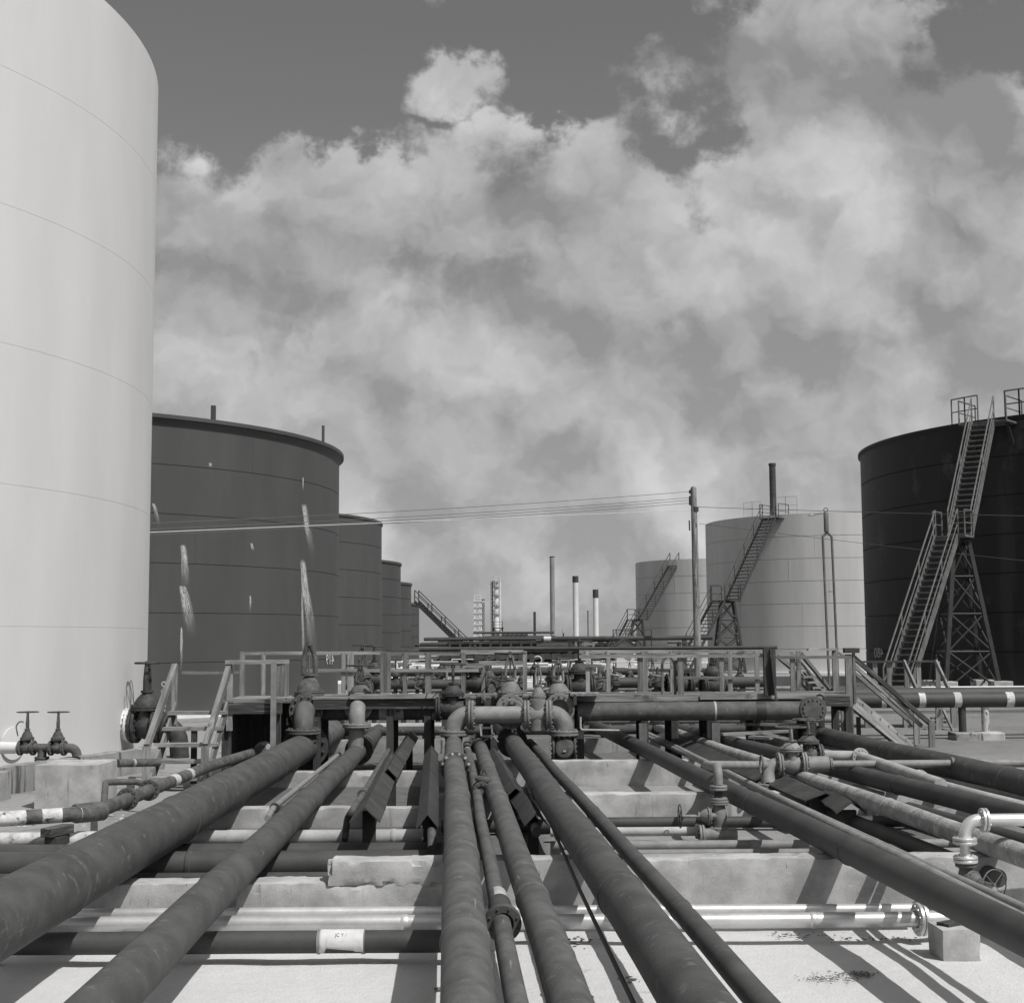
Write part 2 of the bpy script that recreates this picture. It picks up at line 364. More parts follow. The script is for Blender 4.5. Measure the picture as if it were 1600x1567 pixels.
def flange_mb(o, d, r, th=None, n=12, pair=True, rf=None, bolts=True, mb=None):
    mb = mb or MB(); d = V(d).normalized(); o = V(o); rf = rf or r * 1.65; th = th or r * .28; g = th * .12
    for sg in ((-1, 1) if pair else (1,)):
        a, b = (g, g + th) if pair else (-th / 2, th / 2)
        c = th * .18
        mb.lathe(o, d * sg, [(a, r * .9), (a, rf - c), (a + c, rf), (b - c, rf), (b, rf - c), (b, r * .95)], 32, closed=True)
    x, y, d = frame(d)
    if bolts:
        br = rf * .072; e = (th + g) if pair else th / 2
        for k in range(n):
            a = 2 * math.pi * (k + .5) / n; c = o + (x * math.cos(a) + y * math.sin(a)) * (r + rf) * .505
            mb.lathe(c - d * (e + br * 1.4), d, [(0, br * .6), (.3 * br, br), (2 * e + 2.5 * br, br), (2 * e + 2.8 * br, br * .6)], 6)
    return mb

def pipe(name, label, pts, r, mat, cat='pipe', group=None, bend=None, n=24, flanges=(), welds=(), bands=(), wobble=0.0, fmat=None):
    """one pipe run; flanges: (point, direction[, pair]); welds: distance from the first point; bands: (d0, d1, material, radius factor)"""
    pts = [V(p) for p in pts]
    path = fillet(pts, bend if bend is not None else r * 3) if len(pts) > 2 else list(pts)
    # resample the long straights so that the run can sag and wobble slightly, as laid pipe does
    dense = [path[0]]
    for a, b in zip(path, path[1:]):
        k = max(1, int((b - a).length / 1.2))
        for i in range(1, k + 1): dense.append(a.lerp(b, i / k))
    if wobble:
        sd = random.random() * 50
        for i, q in enumerate(dense):
            e = min(1, i / 2, (len(dense) - 1 - i) / 2)
            dense[i] = q + V((mnoise.noise(V((sd, q.y * .25, q.x * .25))), 0, .5 * mnoise.noise(V((q.y * .25, sd, q.x * .25))))) * wobble * e
    o = MB().tube(dense, r, n).build(name, mat, None, pts[0])
    tag(o, label, cat, group)
    cum = [0.0]
    for a, b in zip(dense, dense[1:]): cum.append(cum[-1] + (b - a).length)
    def along(dist):
        dist = max(0.01, min(cum[-1] - .01, dist))
        for i in range(len(cum) - 1):
            if cum[i + 1] >= dist: break
        f = (dist - cum[i]) / max(1e-6, cum[i + 1] - cum[i])
        return dense[i].lerp(dense[i + 1], f), (dense[i + 1] - dense[i]).normalized()
    for w in welds:
        c, d = along(w); e = min(.012, r * .08)
        MB().lathe(c - d * .035, d, [(0, r * .995), (.01, r + e * .8), (.035, r + e), (.06, r + e * .8), (.07, r * .995)], n, closed=True).build('weld_seam', mat, o)
    for (a, b, bm, k) in bands:
        pa = [along(a + (b - a) * i / 3)[0] for i in range(4)]
        MB().tube(pa, r * k, n).build('painted_band', bm, o)
    for fl in flanges:
        if isinstance(fl[0], (int, float)): c, d = along(fl[0]); rest = fl[1:]
        else: c, d = V(fl[0]), V(fl[1]); rest = fl[2:]
        flange_mb(c, d, r, pair=(rest[0] if rest else True)).build('flange', fmat or mat, o, smooth=30)
    return o

def gate_valve(name, label, c, flow, stem, s, L=None, neck=1.9, top=6.0, wheel=1.6, mat=None, wmat=None, group=None, cat='valve', flanges=(1, 1), wide=.75, arm=.17, spread=.55):
    """c: centre of the flow bore; s: bore radius; neck: height of bonnet flange, top: height of the wheel, both in s"""
    mat = mat or M['valve']; wmat = wmat or mat; c = V(c); fx = V(flow).normalized(); up = V(stem).normalized(); L = L or 3.2 * s
    t = thing(name, label, cat, c, group)
    side = up.cross(fx).normalized()
    MBb = MB().lathe(c - fx * L / 2, fx, [(0, s), (.18 * L, s * 1.04), (.32 * L, s * 1.22), (.5 * L, s * 1.32), (.68 * L, s * 1.22), (.82 * L, s * 1.04), (L, s)], 28)
    nk = []
    for (h, k) in ((0, 1.0), (.9, 1.05), (1.3, 1.0), (neck - .1, 1.02)): nk.append((h, k))
    vs, fs, pcs = [], [], []; n = 24
    for (h, k) in nk:
        for j in range(n):
            a = 2 * math.pi * j / n
            vs.append(c + up * h * s + fx * math.cos(a) * s * k * wide + side * math.sin(a) * s * k * 1.15); pcs.append((math.cos(a) * s, math.sin(a) * s, h * s))
    for i in range(len(nk) - 1):
        for j in range(n): fs.append((i * n + j, i * n + (j + 1) % n, (i + 1) * n + (j + 1) % n, (i + 1) * n + j))
    MBb.add(vs, fs, pcs); MBb.build('body', mat, t)
    for k, sg in enumerate((-1, 1)):
        if flanges[k]: flange_mb(c + fx * sg * L / 2, fx, s, n=10, pair=True).build('flange', mat, t, smooth=30)
    flange_mb(c + up * neck * s, up, s * 1.1, th=s * .2, n=10, rf=s * 1.52).build('bonnet_flange', mat, t, smooth=30)
    h0 = neck + .25; hd = h0 + (top - h0) * .30
    MB().lathe(c + up * h0 * s, up, [(0, s * 1.25), (.25 * (hd - h0) * s, s * 1.15), (.6 * (hd - h0) * s, s * .9), (.9 * (hd - h0) * s, s * .55), ((hd - h0) * s, s * .42)], 24).build('bonnet', mat, t)
    y = MB()
    y.lathe(c + up * hd * s, up, [(0, s * (spread + .1)), (.2 * s, s * (spread + .1))], 16)
    zt = top - .35
    for sg in (-1, 1):
        y.tube(fillet([c + up * hd * s + side * sg * s * spread, c + up * (hd + (zt - hd) * .5) * s + side * sg * s * (spread * .95), c + up * zt * s + side * sg * s * .2], s * 1.5), s * arm, 8)
    y.lathe(c + up * (zt - .15) * s, up, [(0, s * .3), (.4 * s, s * .28)], 14)
    y.build('yoke', mat, t)
    MB().tube([c + up * (hd - .1) * s, c + up * (top + .25) * s], s * .1, 10).build('stem', M['steelm'], t)
    if wheel:
        w = MB(); wc = c + up * top * s; Rr = wheel * s; spk = []
        w.torus(wc, up, Rr, s * .1, 32, 8)
        for k in range(4):
            a = math.pi / 4 + k * math.pi / 2; e = fx * math.cos(a) + side * math.sin(a)
            spk.append(MB().tube([wc, wc + e * Rr], s * .075, 6))
        hw = w.build('handwheel', wmat, t)
        for q in spk: q.build('spoke', wmat, hw)
        MB().lathe(wc - up * s * .15, up, [(0, s * .26), (.3 * s, s * .26)], 14).build('hub', wmat, hw)
    return t

def rough_box(c, size, rz=0.0, amp=.012, step=.12, chip=.03, name='', mat=None, label=None, cat=None, kind=None, parent=None, group=None):
    """cast block whose faces wander a little and whose edges are chipped"""
    c = V(c); sx, sy, sz = size
    bm = bmesh.new()
    nx, ny, nz = (max(1, min(160, int(q / step))) for q in size)
    def grid(o, a, b, na, nb):
        vv = [[bm.verts.new(o + a * i / na + b * j / nb) for j in range(nb + 1)] for i in range(na + 1)]
        for i in range(na):
            for j in range(nb): bm.faces.new((vv[i][j], vv[i + 1][j], vv[i + 1][j + 1], vv[i][j + 1]))
    o = V((-sx / 2, -sy / 2, -sz / 2)); X, Y, Z = V((sx, 0, 0)), V((0, sy, 0)), V((0, 0, sz))
    grid(o, Y, X, ny, nx); grid(o + Z, X, Y, nx, ny); grid(o, X, Z, nx, nz); grid(o + Y, Z, X, nz, nx); grid(o, Z, Y, nz, ny); grid(o + X, Y, Z, ny, nz)
    bmesh.ops.remove_doubles(bm, verts=bm.verts, dist=1e-4)
    sd = V((c.x * 1.3, c.y * 1.7, c.z + rz))
    mt = Matrix.Rotation(rz, 3, 'Z'); vs, pcs = [], []
    for v in bm.verts:
        q = v.co.copy(); ed = sum(1 for k, h in enumerate((sx / 2, sy / 2, sz / 2)) if abs(abs(q[k]) - h) < 1e-4)
        d = mnoise.noise_vector(q * 3 + sd) * amp
        if ed >= 2:
            ch = max(0, mnoise.noise(q * 9 + sd * 2) + .5 * mnoise.noise(q * 3 + sd)) * chip + .006
            d -= V([math.copysign(ch, q[k]) if abs(abs(q[k]) - h) < 1e-4 else 0 for k, h in enumerate((sx / 2, sy / 2, sz / 2))])
        if q.z < -sz / 2 + 1e-4: d.z = 0
        vs.append(c + mt @ (q + d)); pcs.append(q)
    bm.verts.index_update(); fs = [[v.index for v in f.verts] for f in bm.faces]; bm.free()
    ob = MB().add(vs, fs, pcs).build(name, mat, parent, c - V((0, 0, sz / 2)), smooth=35)
    return tag(ob, label, cat, group, kind)
# ------------------------------------------------------------------ ground
def ground():
    fr = lambda a, b, s: [a + i * s for i in range(int(round((b - a) / s)) + 1)]
    xs = [-4000, -600, -120, -40, -20] + fr(-14, 14, .28) + [20, 40, 120, 600, 4000]
    ys = [-300, -40, -8, 2] + fr(5, 17, .24) + fr(18, 40, 1.0) + [60, 100, 200, 500, 1500, 7000]
    vs = []
    for y in ys:
        for x in xs:
            z = 0.0 if y < 14.5 else (.22 if y > 15.1 else .22 * (y - 14.5) / .6)
            if abs(x) < 15 and 4 < y < 30: z += .022 * mnoise.noise(V((x * .9, y * .9, 0))) + .012 * mnoise.noise(V((x * 3, y * 3, 4)))
            vs.append((x, y, z))
    n = len(xs); fs = [(j * n + i, j * n + i + 1, (j + 1) * n + i + 1, (j + 1) * n + i) for j in range(len(ys) - 1) for i in range(n - 1)]
    o = MB().add(vs, fs).build('ground', M['ground'], None, (0, 0, 0), smooth=60); tag(o, kind='structure')
    # the raised yard on the right
    vs, fs = [], []
    xs = [7.0, 8, 9, 10, 12, 15, 20, 30, 60]; ys = [27.2, 27.5, 28.5, 30, 32, 36, 42, 60]
    for y in ys:
        for x in xs:
            z = .22 if (y < 27.4 or x < 7.5) else .62 + .03 * mnoise.noise(V((x, y, 1)))
            vs.append((x, y, z))
    n = len(xs); fs = [(j * n + i, j * n + i + 1, (j + 1) * n + i + 1, (j + 1) * n + i) for j in range(len(ys) - 1) for i in range(n - 1)]
    o = MB().add(vs, fs).build('ground_terrace', M['ground'], None, (0, 0, 0), smooth=60); tag(o, kind='structure')
ground()

# ------------------------------------------------------------------ tanks
def cyl_hit(px, py, c, Rr):
    d = ray(px, py); d = d / d.y; ex, ey = EYE.x - c[0], EYE.y - c[1]
    a = d.x ** 2 + 1; b = 2 * (ex * d.x + ey); k = ex * ex + ey * ey - Rr * Rr
    disc = b * b - 4 * a * k
    s = (-b - math.sqrt(max(0, disc))) / (2 * a)
    return EYE + d * s
def tangent_tank(px, T, Rr, side):
    """centre of the tank whose silhouette (side=+1 right edge, -1 left) lies at photo column px, T metres along the ray"""
    d = ray(px, 1000); th = math.atan2(d.x, d.y); a = math.atan2(Rr, T); dist = math.hypot(T, Rr)
    th2 = th - side * a
    return (dist * math.sin(th2), dist * math.cos(th2))

def tank(name, label, c, Rr, z0, H, courses, mat, gap, group=None, rim=None, base=None, seams=(), roof=.4, seg=168, curb=True):
    o3 = V((c[0], c[1], z0)); t = thing(name, label, 'storage tank', o3, group); Zv = V((0, 0, 1))
    prof = [(0, Rr)]
    for k in range(1, courses):
        z = H * k / courses
        prof += [(z - gap / 2, Rr), (z - gap / 3, Rr - gap * .8), (z + gap / 3, Rr - gap * .8), (z + gap / 2, Rr)]
    prof += [(H, Rr)]
    sh = MB().lathe(o3, Zv, prof, seg, closed=True)
    for (ang, k) in seams:                                 # butt laps between plates
        z1, z2 = H * k / courses + gap, H * (k + 1) / courses - gap
        x, y = c[0] + math.cos(ang) * Rr, c[1] + math.sin(ang) * Rr
        sh.box((x, y, z0 + (z1 + z2) / 2), (gap * .5, gap * .9, z2 - z1), ang)
    sh.build('shell', mat, t, smooth=30)
    MB().lathe(o3, Zv, [(H + .004, Rr - .01), (H + roof * .5, Rr * .5), (H + roof, .05)], seg, closed=True).build('roof', mat, t)
    if rim:
        w, h = rim
        MB().lathe(o3, Zv, [(H - h, Rr + .004), (H - h * .5, Rr + w * .45), (H - .12, Rr + w), (H + .02, Rr + w), (H + .02, Rr - .2)], seg, closed=True).build('rim', mat, t)
    elif curb:
        MB().lathe(o3, Zv, [(H - gap * 3, Rr + .003), (H - gap * 3, Rr + gap * 2), (H + gap, Rr + gap * 2), (H + gap, Rr - .1)], seg, closed=True).build('rim', mat, t)
    if base:
        w, h, bm_ = base
        MB().lathe(o3 - Zv * h, Zv, [(0, Rr + w), (h - .02, Rr + w), (h - .004, Rr + w - .02), (h - .004, Rr - .3)], seg, closed=True).build('foundation', bm_, t)
    return t
def patch(parent, name, c, Rr, rows, mat):
    """painted or stained patch that follows the shell; rows of (px_left, px_right, py)"""
    vs, pcs, fs = [], [], []; n = len(rows)
    for i, (a, b, y) in enumerate(rows):
        for k in range(5):
            vs.append(cyl_hit(a + (b - a) * k / 4, y, c, Rr + .02)); pcs.append((k / 4, i / (n - 1), 0))
    for i in range(n - 1):
        for k in range(4): fs.append((i * 5 + k, i * 5 + k + 1, i * 5 + k + 6, i * 5 + k + 5))
    return MB().add(vs, fs, pcs).build(name, mat, parent)
def number(parent, text, c, Rr, px0, px1, y0, y1, mat, mirror=True):
    cu = bpy.data.curves.new('number', 'FONT'); cu.body = text; cu.size = 1; cu.resolution_u = 3
    ob = bpy.data.objects.new('number', cu); COL.objects.link(ob); bpy.context.view_layer.update()
    me = bpy.data.meshes.new_from_object(ob); bpy.data.objects.remove(ob)
    xs = [v.co.x for v in me.vertices]; ys = [v.co.y for v in me.vertices]; ax, bx, ay, by = min(xs), max(xs), min(ys), max(ys)
    vs = []
    for v in me.vertices:
        u = (v.co.x - ax) / (bx - ax); w = (v.co.y - ay) / (by - ay)
        if mirror: u = 1 - u
        vs.append(cyl_hit(px0 + (px1 - px0) * u, y1 + (y0 - y1) * w, c, Rr + .03))
    return MB().add(vs, [list(p.vertices) for p in me.polygons]).build('number_marking', mat, parent, smooth=0)

# big white tank on the left, 12 m radius
T1c = tangent_tank(231, 38.0, 12.0, 1); T1R = 12.0
t1 = tank('white_storage_tank', 'tall white storage tank filling the left edge of the photo, nearest of all tanks', T1c, T1R, .35, 17.35, 6, M['tankw'], .007, base=(.25, .3, M['concd']), seg=240, curb=False,
          seams=[(-.9, 4), (-.55, 3), (-.75, 2), (-.6, 1)])
# dark tank no. 419
T2R = 13.0; T2c = tangent_tank(528.5, 62.4, T2R, 1)
t2 = tank('dark_storage_tank', 'dark grey tank with flared rim and pale paint streaks, number 419 near its foot', T2c, T2R, .4, 10.62, 6, M['tankd'], .026, group='row of dark tanks on the left', rim=(.20, .30), base=(.5, .35, M['whitep']),
          seams=[(-1.10, 5), (-.93, 4), (-1.28, 4), (-.80, 3), (-.93, 2), (-1.2, 1), (-.6, 5)])
for (px, y1, w) in ((333.5, 634, 7), (505, 665, 4)):
    D = cyl_hit(px, 690, T2c, T2R).y + 1.2; p = at(px, y1, D); ww = w * D / F
    MB().box((p.x, p.y, (11.0 + p.z) / 2), (ww, ww, p.z - 11.0)).build('vent_post', M['tankd'], t2)
for rows in ([(280, 292, 850), (281, 296, 880), (281, 299, 925)],
             [(277, 291, 914), (278, 298, 930), (281, 306, 960), (288, 314, 1000)],
             [(282, 285, 978), (280, 287, 1000), (281, 286, 1030), (280, 284, 1055)],
             [(469, 480, 786), (472, 487, 820), (482, 498, 872)],
             [(467, 478, 872), (468, 485, 920), (474, 494, 965), (482, 502, 1055)],
             [(470, 473, 922), (470, 475, 960), (471, 477, 1010), (474, 480, 1040)],
             [(236, 243, 786), (238, 247, 796), (246, 253, 826)], [(325, 331, 723), (325, 333, 727), (326, 331, 731)],
             [(390, 395, 848), (391, 398, 856), (394, 397, 862)], [(389, 393, 930), (389, 394, 940), (389, 392, 960)], [(472, 475, 745), (472, 475, 758), (472, 474, 770)],
             ):
    patch(t2, 'paint_streak', T2c, T2R, rows, M['stain'])
number(t2, '419', T2c, T2R, 509.5, 522, 1022, 1038, M['mark'])
# the row beyond it
for (px, T, top, Rr, lab) in ((596, 99, 820, 13, 'second dark tank of the left row, half hidden behind tank 419'), (626, 134, 882, 13, 'third dark tank of the left row'),
                              (642.5, 166, 913, 13, 'fourth dark tank of the left row, narrow strip'), (655, 200, 944, 12, 'fifth and farthest dark tank of the left row, with a stair leaning on it')):
    c = tangent_tank(px, T, Rr, 1); z = at(px, top, T).z
    tk = tank('dark_storage_tank', lab, c, Rr, .4, z - .4, 6 if T < 140 else 5, M['tankd'], .03 * T / 80, group='row of dark tanks on the left', base=(.5, .35, M['whitep']), seams=[(-.3, k) for k in (1, 3)])
# black tank no. 480
T8R = 14.9; T8c = tangent_tank(1352.5, 80.0, T8R, -1)
t8 = tank('black_storage_tank', 'black tank with a long steel stair and platform, number 480 near its foot', T8c, T8R, .45, at(1352, 712, 77.5).z - .45, 7, M['tankb'], .06, base=(.8, .4, M['whitep']), rim=(.12, .22),
          seams=[(-2.3, 5), (-2.05, 4), (-2.3, 3), (-2.0, 2), (-2.2, 1), (-1.95, 0)])
number(t8, '480', T8c, T8R, 1366, 1380, 1012, 1027, M['mark'])
# white tank with a stack, and the smaller one behind
T9R = 10.1; T9c = tangent_tank(1105.5, 118, T9R, -1)
z9 = at(1105, 821, 117).z
t9 = tank('white_storage_tank', 'pale tank with a tall dark stack on its roof, between pole and black tank', T9c, T9R, .4, z9 - .4, 7, M['tankw2'], .045, group='pale tanks on the right', base=(.5, .3, M['whitep']), seams=[(-2.2, 6), (-1.9, 5), (-2.1, 4), (-2.0, 2), (-1.8, 3)], curb=False)
p = at(1206.5, 724, 113)
MB().lathe((p.x, p.y, z9 - .5), (0, 0, 1), [(0, .27), (p.z - z9 + .3, .26), (p.z - z9 + .3, .30), (p.z - z9 + .5, .30)], 20).build('roof_stack', M['steel'], t9)
T10R = 9.0; T10c = tangent_tank(994.5, 165, T10R, -1); z10 = at(994, 881, 165).z
t10 = tank('white_storage_tank', 'smaller pale tank behind the utility pole, farthest on the right', T10c, T10R, .4, z10 - .4, 6, M['tankw2'], .06, group='pale tanks on the right', base=(.5, .3, M['whitep']), seams=[(-2.2, 4), (-1.9, 2)], curb=False)

# ------------------------------------------------------------------ steel stairs on the tanks
def rail_mb(mb, a, b, h, r, every, mids=(.5,), up=V((0, 0, 1))):
    a, b = V(a), V(b); mb.tube([a + up * h, b + up * h], r, 6)
    for k in mids: mb.tube([a + up * h * k, b + up * h * k], r * .8, 6)
    n = max(1, int((b - a).length / every))
    for i in range(n + 1): p = a.lerp(b, i / n); mb.tube([p - up * .02, p + up * (h + r * .4)], r, 6)
    return mb
def flight(t, p0, p1, w, n, mat, rail=1.0, r=.025, st=.22, tread_t=.04):
    p0, p1 = V(p0), V(p1); hd = V((p1.x - p0.x, p1.y - p0.y, 0)).normalized(); sd = V((hd.y, -hd.x, 0))
    for sg in (-1, 1):
        MB().beam(p0 + sd * sg * w / 2, p1 + sd * sg * w / 2, .05, st).build('stringer', mat, t)
        rail_mb(MB(), p0 + sd * sg * w / 2, p1 + sd * sg * w / 2, rail, r, 2.2).build('handrail', mat, t)
    me0 = None; gd = (p1 - p0).length / n
    for i in range(n):
        c = p0.lerp(p1, (i + .5) / n)
        MB().beam(c - sd * w / 2, c + sd * w / 2, tread_t, .26).build('tread', mat, t) if False else MB().box(c, (w, .26, tread_t), math.atan2(sd.y, sd.x)).build('tread', mat, t)
    return hd, sd
def tower(t, ctr, hw_top, hw_bot, z0, z1, mat, r=.07, bays=4, feet=None):
    legs = []
    for (i, j) in ((-1, -1), (1, -1), (1, 1), (-1, 1)):
        a = V((ctr[0] + i * hw_bot, ctr[1] + j * hw_bot, z0)); b = V((ctr[0] + i * hw_top, ctr[1] + j * hw_top, z1)); legs.append((a, b))
        MB().beam(a, b, r * 1.6, r * 1.6).build('leg', mat, t)
        if feet: MB().box((a.x, a.y, z0 + .12), (feet, feet, .5)).build('footing', M['conc'], t, bevel=.03)
    br = MB()
    for q in range(4):
        (a, b), (c, d) = legs[q], legs[(q + 1) % 4]
        for k in range(bays):
            f0, f1 = k / bays, (k + 1) / bays
            br.tube([a.lerp(b, f0), c.lerp(d, f1)], r * .45, 6); br.tube([c.lerp(d, f0), a.lerp(b, f1)], r * .45, 6)
            br.tube([a.lerp(b, f1), c.lerp(d, f1)], r * .45, 6)
    br.build('bracing', mat, t)
def landing(t, c, hd, w, l, mat, rail=1.0, r=.025, sides=(-1, 1), th=.08):
    sd = V((hd.y, -hd.x, 0)); c = V(c)
    MB().box(c, (w, l, th), math.atan2(sd.y, sd.x)).build('landing', mat, t)
    for sg in sides:
        rail_mb(MB(), c + sd * sg * w / 2 - hd * l / 2, c + sd * sg * w / 2 + hd * l / 2, rail, r, 1.0).build('guard_rail', mat, t)
# 480
a = V((at(1397, 1000, 56).x, 56, .55)); b = at(1536, 660, cyl_hit(1536, 1000, T8c, T8R).y - 1.9); Z8 = at(1352, 712, 77.5).z; m_ = a.lerp(b, .55)
st8 = thing('steel_stair', 'long two-flight steel stair climbing to the top of the black tank', 'stair', a)
hd = V((b.x - a.x, b.y - a.y, 0)).normalized(); sd = V((hd.y, -hd.x, 0))
off = sd * .28
flight(st8, a, m_ , 1.0, 26, M['steelm'], 1.15, .035, .28, .06)
flight(st8, m_ + hd * .7 + off, b, 1.0, 21, M['steelm'], 1.15, .035, .28, .06)
landing(st8, m_ + hd * .35 + off * .5, hd, 1.4, .9, M['steelm'], 1.1, .035)
landing(st8, b + hd * .9, hd, 2.2, 1.9, M['steelm'], 1.1, .035, sides=(1, -1))
tower(st8, (m_.x + .7, m_.y + .6), .30, 1.15, .7, m_.z - .1, M['steelb'], .10, 4, feet=.8)
br = MB()
for sg in (-1, 1):
    q = b + hd * .5 + sd * sg * .9
    br.beam(q, q + V((0, 0, -4.3)) + hd * 3.0, .12, .12); br.beam(q + hd * 2.0, q + V((0, 0, -3.6)) + hd * 1.0, .1, .1)
br.build('bracket', M['steelb'], st8)
g8 = thing('guard_rail', 'pipe guard rail on the rim of the black tank beside its stair', 'railing', (b.x, b.y, Z8))
def rim_rail(t, c, Rr, z, px0, px1, n, h, r, mat):
    pts = [cyl_hit(px0 + (px1 - px0) * i / n, 700, c, Rr - .15) for i in range(n + 1)]
    mb = MB()
    for a_, b_ in zip(pts, pts[1:]):
        a_.z = b_.z = z; rail_mb(mb, a_, b_, h, r, 9)
    mb.build('rail', mat, t)
rim_rail(g8, T8c, T8R, Z8, 1489, 1530, 2, 1.25, .035, M['steelm']); rim_rail(g8, T8c, T8R, Z8, 1573, 1640, 3, 1.25, .04, M['steelm'])
# white tank stair
m_ = at(1134, 939, 101.5); a = V((at(1062, 1000, 97).x, 97, .5)); b = at(1202, 810, 106.8)
st9 = thing('steel_stair', 'two-flight steel stair on a lattice tower up to the pale tank with the stack', 'stair', a)
hd, _ = flight(st9, a, m_ - V((.6, .5, 0)), 1.1, 20, M['steel'], 1.1, .03, .25, .06)
flight(st9, m_ + V((.5, .5, 0)), b, 1.1, 24, M['steel'], 1.1, .03, .25, .06)
landing(st9, m_, hd, 1.6, 1.5, M['steel'], 1.1, .03)
tower(st9, (m_.x + .1, m_.y), .45, 1.05, .5, m_.z - .1, M['steel'], .09, 4)
landing(st9, b + V((.5, .6, 0)), hd, 1.6, 1.6, M['steel'], 1.1, .03)
g9 = thing('guard_rail', 'thin pale guard rail on the roof edge of the pale tank with the stack', 'railing', (b.x, b.y, z9))
rim_rail(g9, T9c, T9R, z9 + .05, 1160, 1186, 2, 1.1, .014, M['farg']); rim_rail(g9, T9c, T9R, z9 + .05, 1207, 1243, 2, 1.3, .016, M['farg'])
# small pale tank stair
m_ = at(996, 968, 150); a = V((at(953, 1000, 146).x, 146, .6)); b = at(1054, 879, 157)
st10 = thing('steel_stair', 'distant stair slanting up the smaller pale tank', 'stair', a)
hd, _ = flight(st10, a, m_ - V((.6, .3, 0)), 1.1, 16, M['steel'], 1.1, .045, .3, .06)
flight(st10, m_ + V((.6, .3, 0)), b, 1.1, 24, M['steel'], 1.1, .045, .3, .06); landing(st10, m_, hd, 1.5, 1.6, M['steel'], 1.1, .045)
tower(st10, (m_.x, m_.y), .5, .9, .5, m_.z - .1, M['steel'], .1, 3)
# stair down from the far end of the dark row
a = at(651, 940, 188); b = at(735, 1022, 186)
st6 = thing('steel_stair', 'distant stair running down to the right from the far dark tank', 'stair', b)
flight(st6, b, a, 1.6, 22, M['steel'], 1.5, .07, .35, .08)

# ------------------------------------------------------------------ far plant: stacks, columns, pipe racks
def stack(name, label, px, top, w, D, mat, cap=None, group='chimney stacks on the skyline', taper=1.0):
    p = at(px, top, D); r = w * D / F / 2; z0 = .2
    t = thing(name, label, 'chimney', (p.x, p.y, z0), group); Hh = p.z - z0; hc = (cap or 0) * D / F
    MB().lathe((p.x, p.y, z0), (0, 0, 1), [(0, r * taper), (Hh - hc, r)], 24).build('shaft', mat, t)
    if cap: MB().lathe((p.x, p.y, z0 + Hh - hc + .003), (0, 0, 1), [(0, r * 1.06), (hc, r * 1.06)], 24).build('cap', M['steel'], t)
    else: MB().lathe((p.x, p.y, z0 + Hh), (0, 0, 1), [(0, r * 1.05), (.25, r * 1.05)], 24).build('lip', M['steel'], t)
    return t
stack('chimney_stack', 'tallest grey chimney on the skyline, plain top', 862.5, 871, 7.5, 320, M['farg'])
stack('chimney_stack', 'white chimney with black top, taller of the two', 899, 900, 9, 320, M['farw'], cap=10)
stack('chimney_stack', 'shorter white chimney with black top, right of the taller one', 930.5, 921, 8.5, 310, M['farw'], cap=13)
stack('chimney_stack', 'short thin black chimney left of the tall grey one', 835.3, 958, 4, 260, M['steel'])
for (px, top, w, D, lab) in ((879, 984, 1.6, 240, 'pale vent pipe at the foot of the white chimneys'), (880.5, 990, 2, 225, 'dark vent pipe at the foot of the white chimneys'), (918.5, 955, 1.6, 210, 'thin dark vent pipe between the two white chimneys')):
    p = at(px, top, D); o = MB().lathe((p.x, p.y, .2), (0, 0, 1), [(0, w * D / F / 2), (p.z - .2, w * D / F / 2), (p.z - .1, w * D / F)], 10).build('vent_pipe', M['farw' if 'pale' in lab else 'far'], None, (p.x, p.y, .2)); tag(o, lab, 'vent pipe')
def column_tower(px, top, w, D, label):
    p = at(px, top, D); r = w * D / F / 2; t = thing('distillation_column', label, 'column', (p.x, p.y, .2)); Hh = p.z - .2
    MB().lathe((p.x, p.y, .2), (0, 0, 1), [(0, r * 1.3), (Hh * .48, r * 1.3), (Hh * .52, r), (Hh - .6, r), (Hh - .1, r * .5), (Hh, .05)], 20).build('vessel', M['farw'], t)
    for k in (.25, .52, .64, .78, .90, .97):
        z = .2 + Hh * k
        MB().lathe((p.x, p.y, z), (0, 0, 1), [(0, r * 1.9), (.25, r * 1.9)], 16).build('platform', M['farg'], t)
        q = MB()
        for i in range(9):
            a = i * math.pi / 4.5 + .3; q.tube([(p.x + r * 1.85 * math.cos(a), p.y + r * 1.85 * math.sin(a), z), (p.x + r * 1.85 * math.cos(a), p.y + r * 1.85 * math.sin(a), z + 1.1)], .04, 4)
        q.torus((p.x, p.y, z + 1.1), (0, 0, 1), r * 1.85, .05, 16, 4); q.build('platform_rail', M['farw'], t)
    for sg in (-1, 1):
        MB().tube([(p.x + sg * r * 1.9, p.y - .2, .2), (p.x + sg * r * 1.9, p.y - .2, .2 + Hh * .97)], .14, 6).build('riser_pipe', M['far' if sg < 0 else 'farw'], t)
    l = MB()
    for i in range(int(Hh / .8)): l.tube([(p.x - r * 2.6, p.y, .4 + i * .8), (p.x - r * 2.0, p.y, .4 + i * .8)], .06, 4)
    for k in (2.0, 2.6): l.tube([(p.x - r * k, p.y, .2), (p.x - r * k, p.y, .2 + Hh * .98)], .07, 4)
    l.build('ladder', M['farg'], t)
column_tower(775.5, 906, 6.5, 300, 'tall pale distillation column with platforms on the skyline')
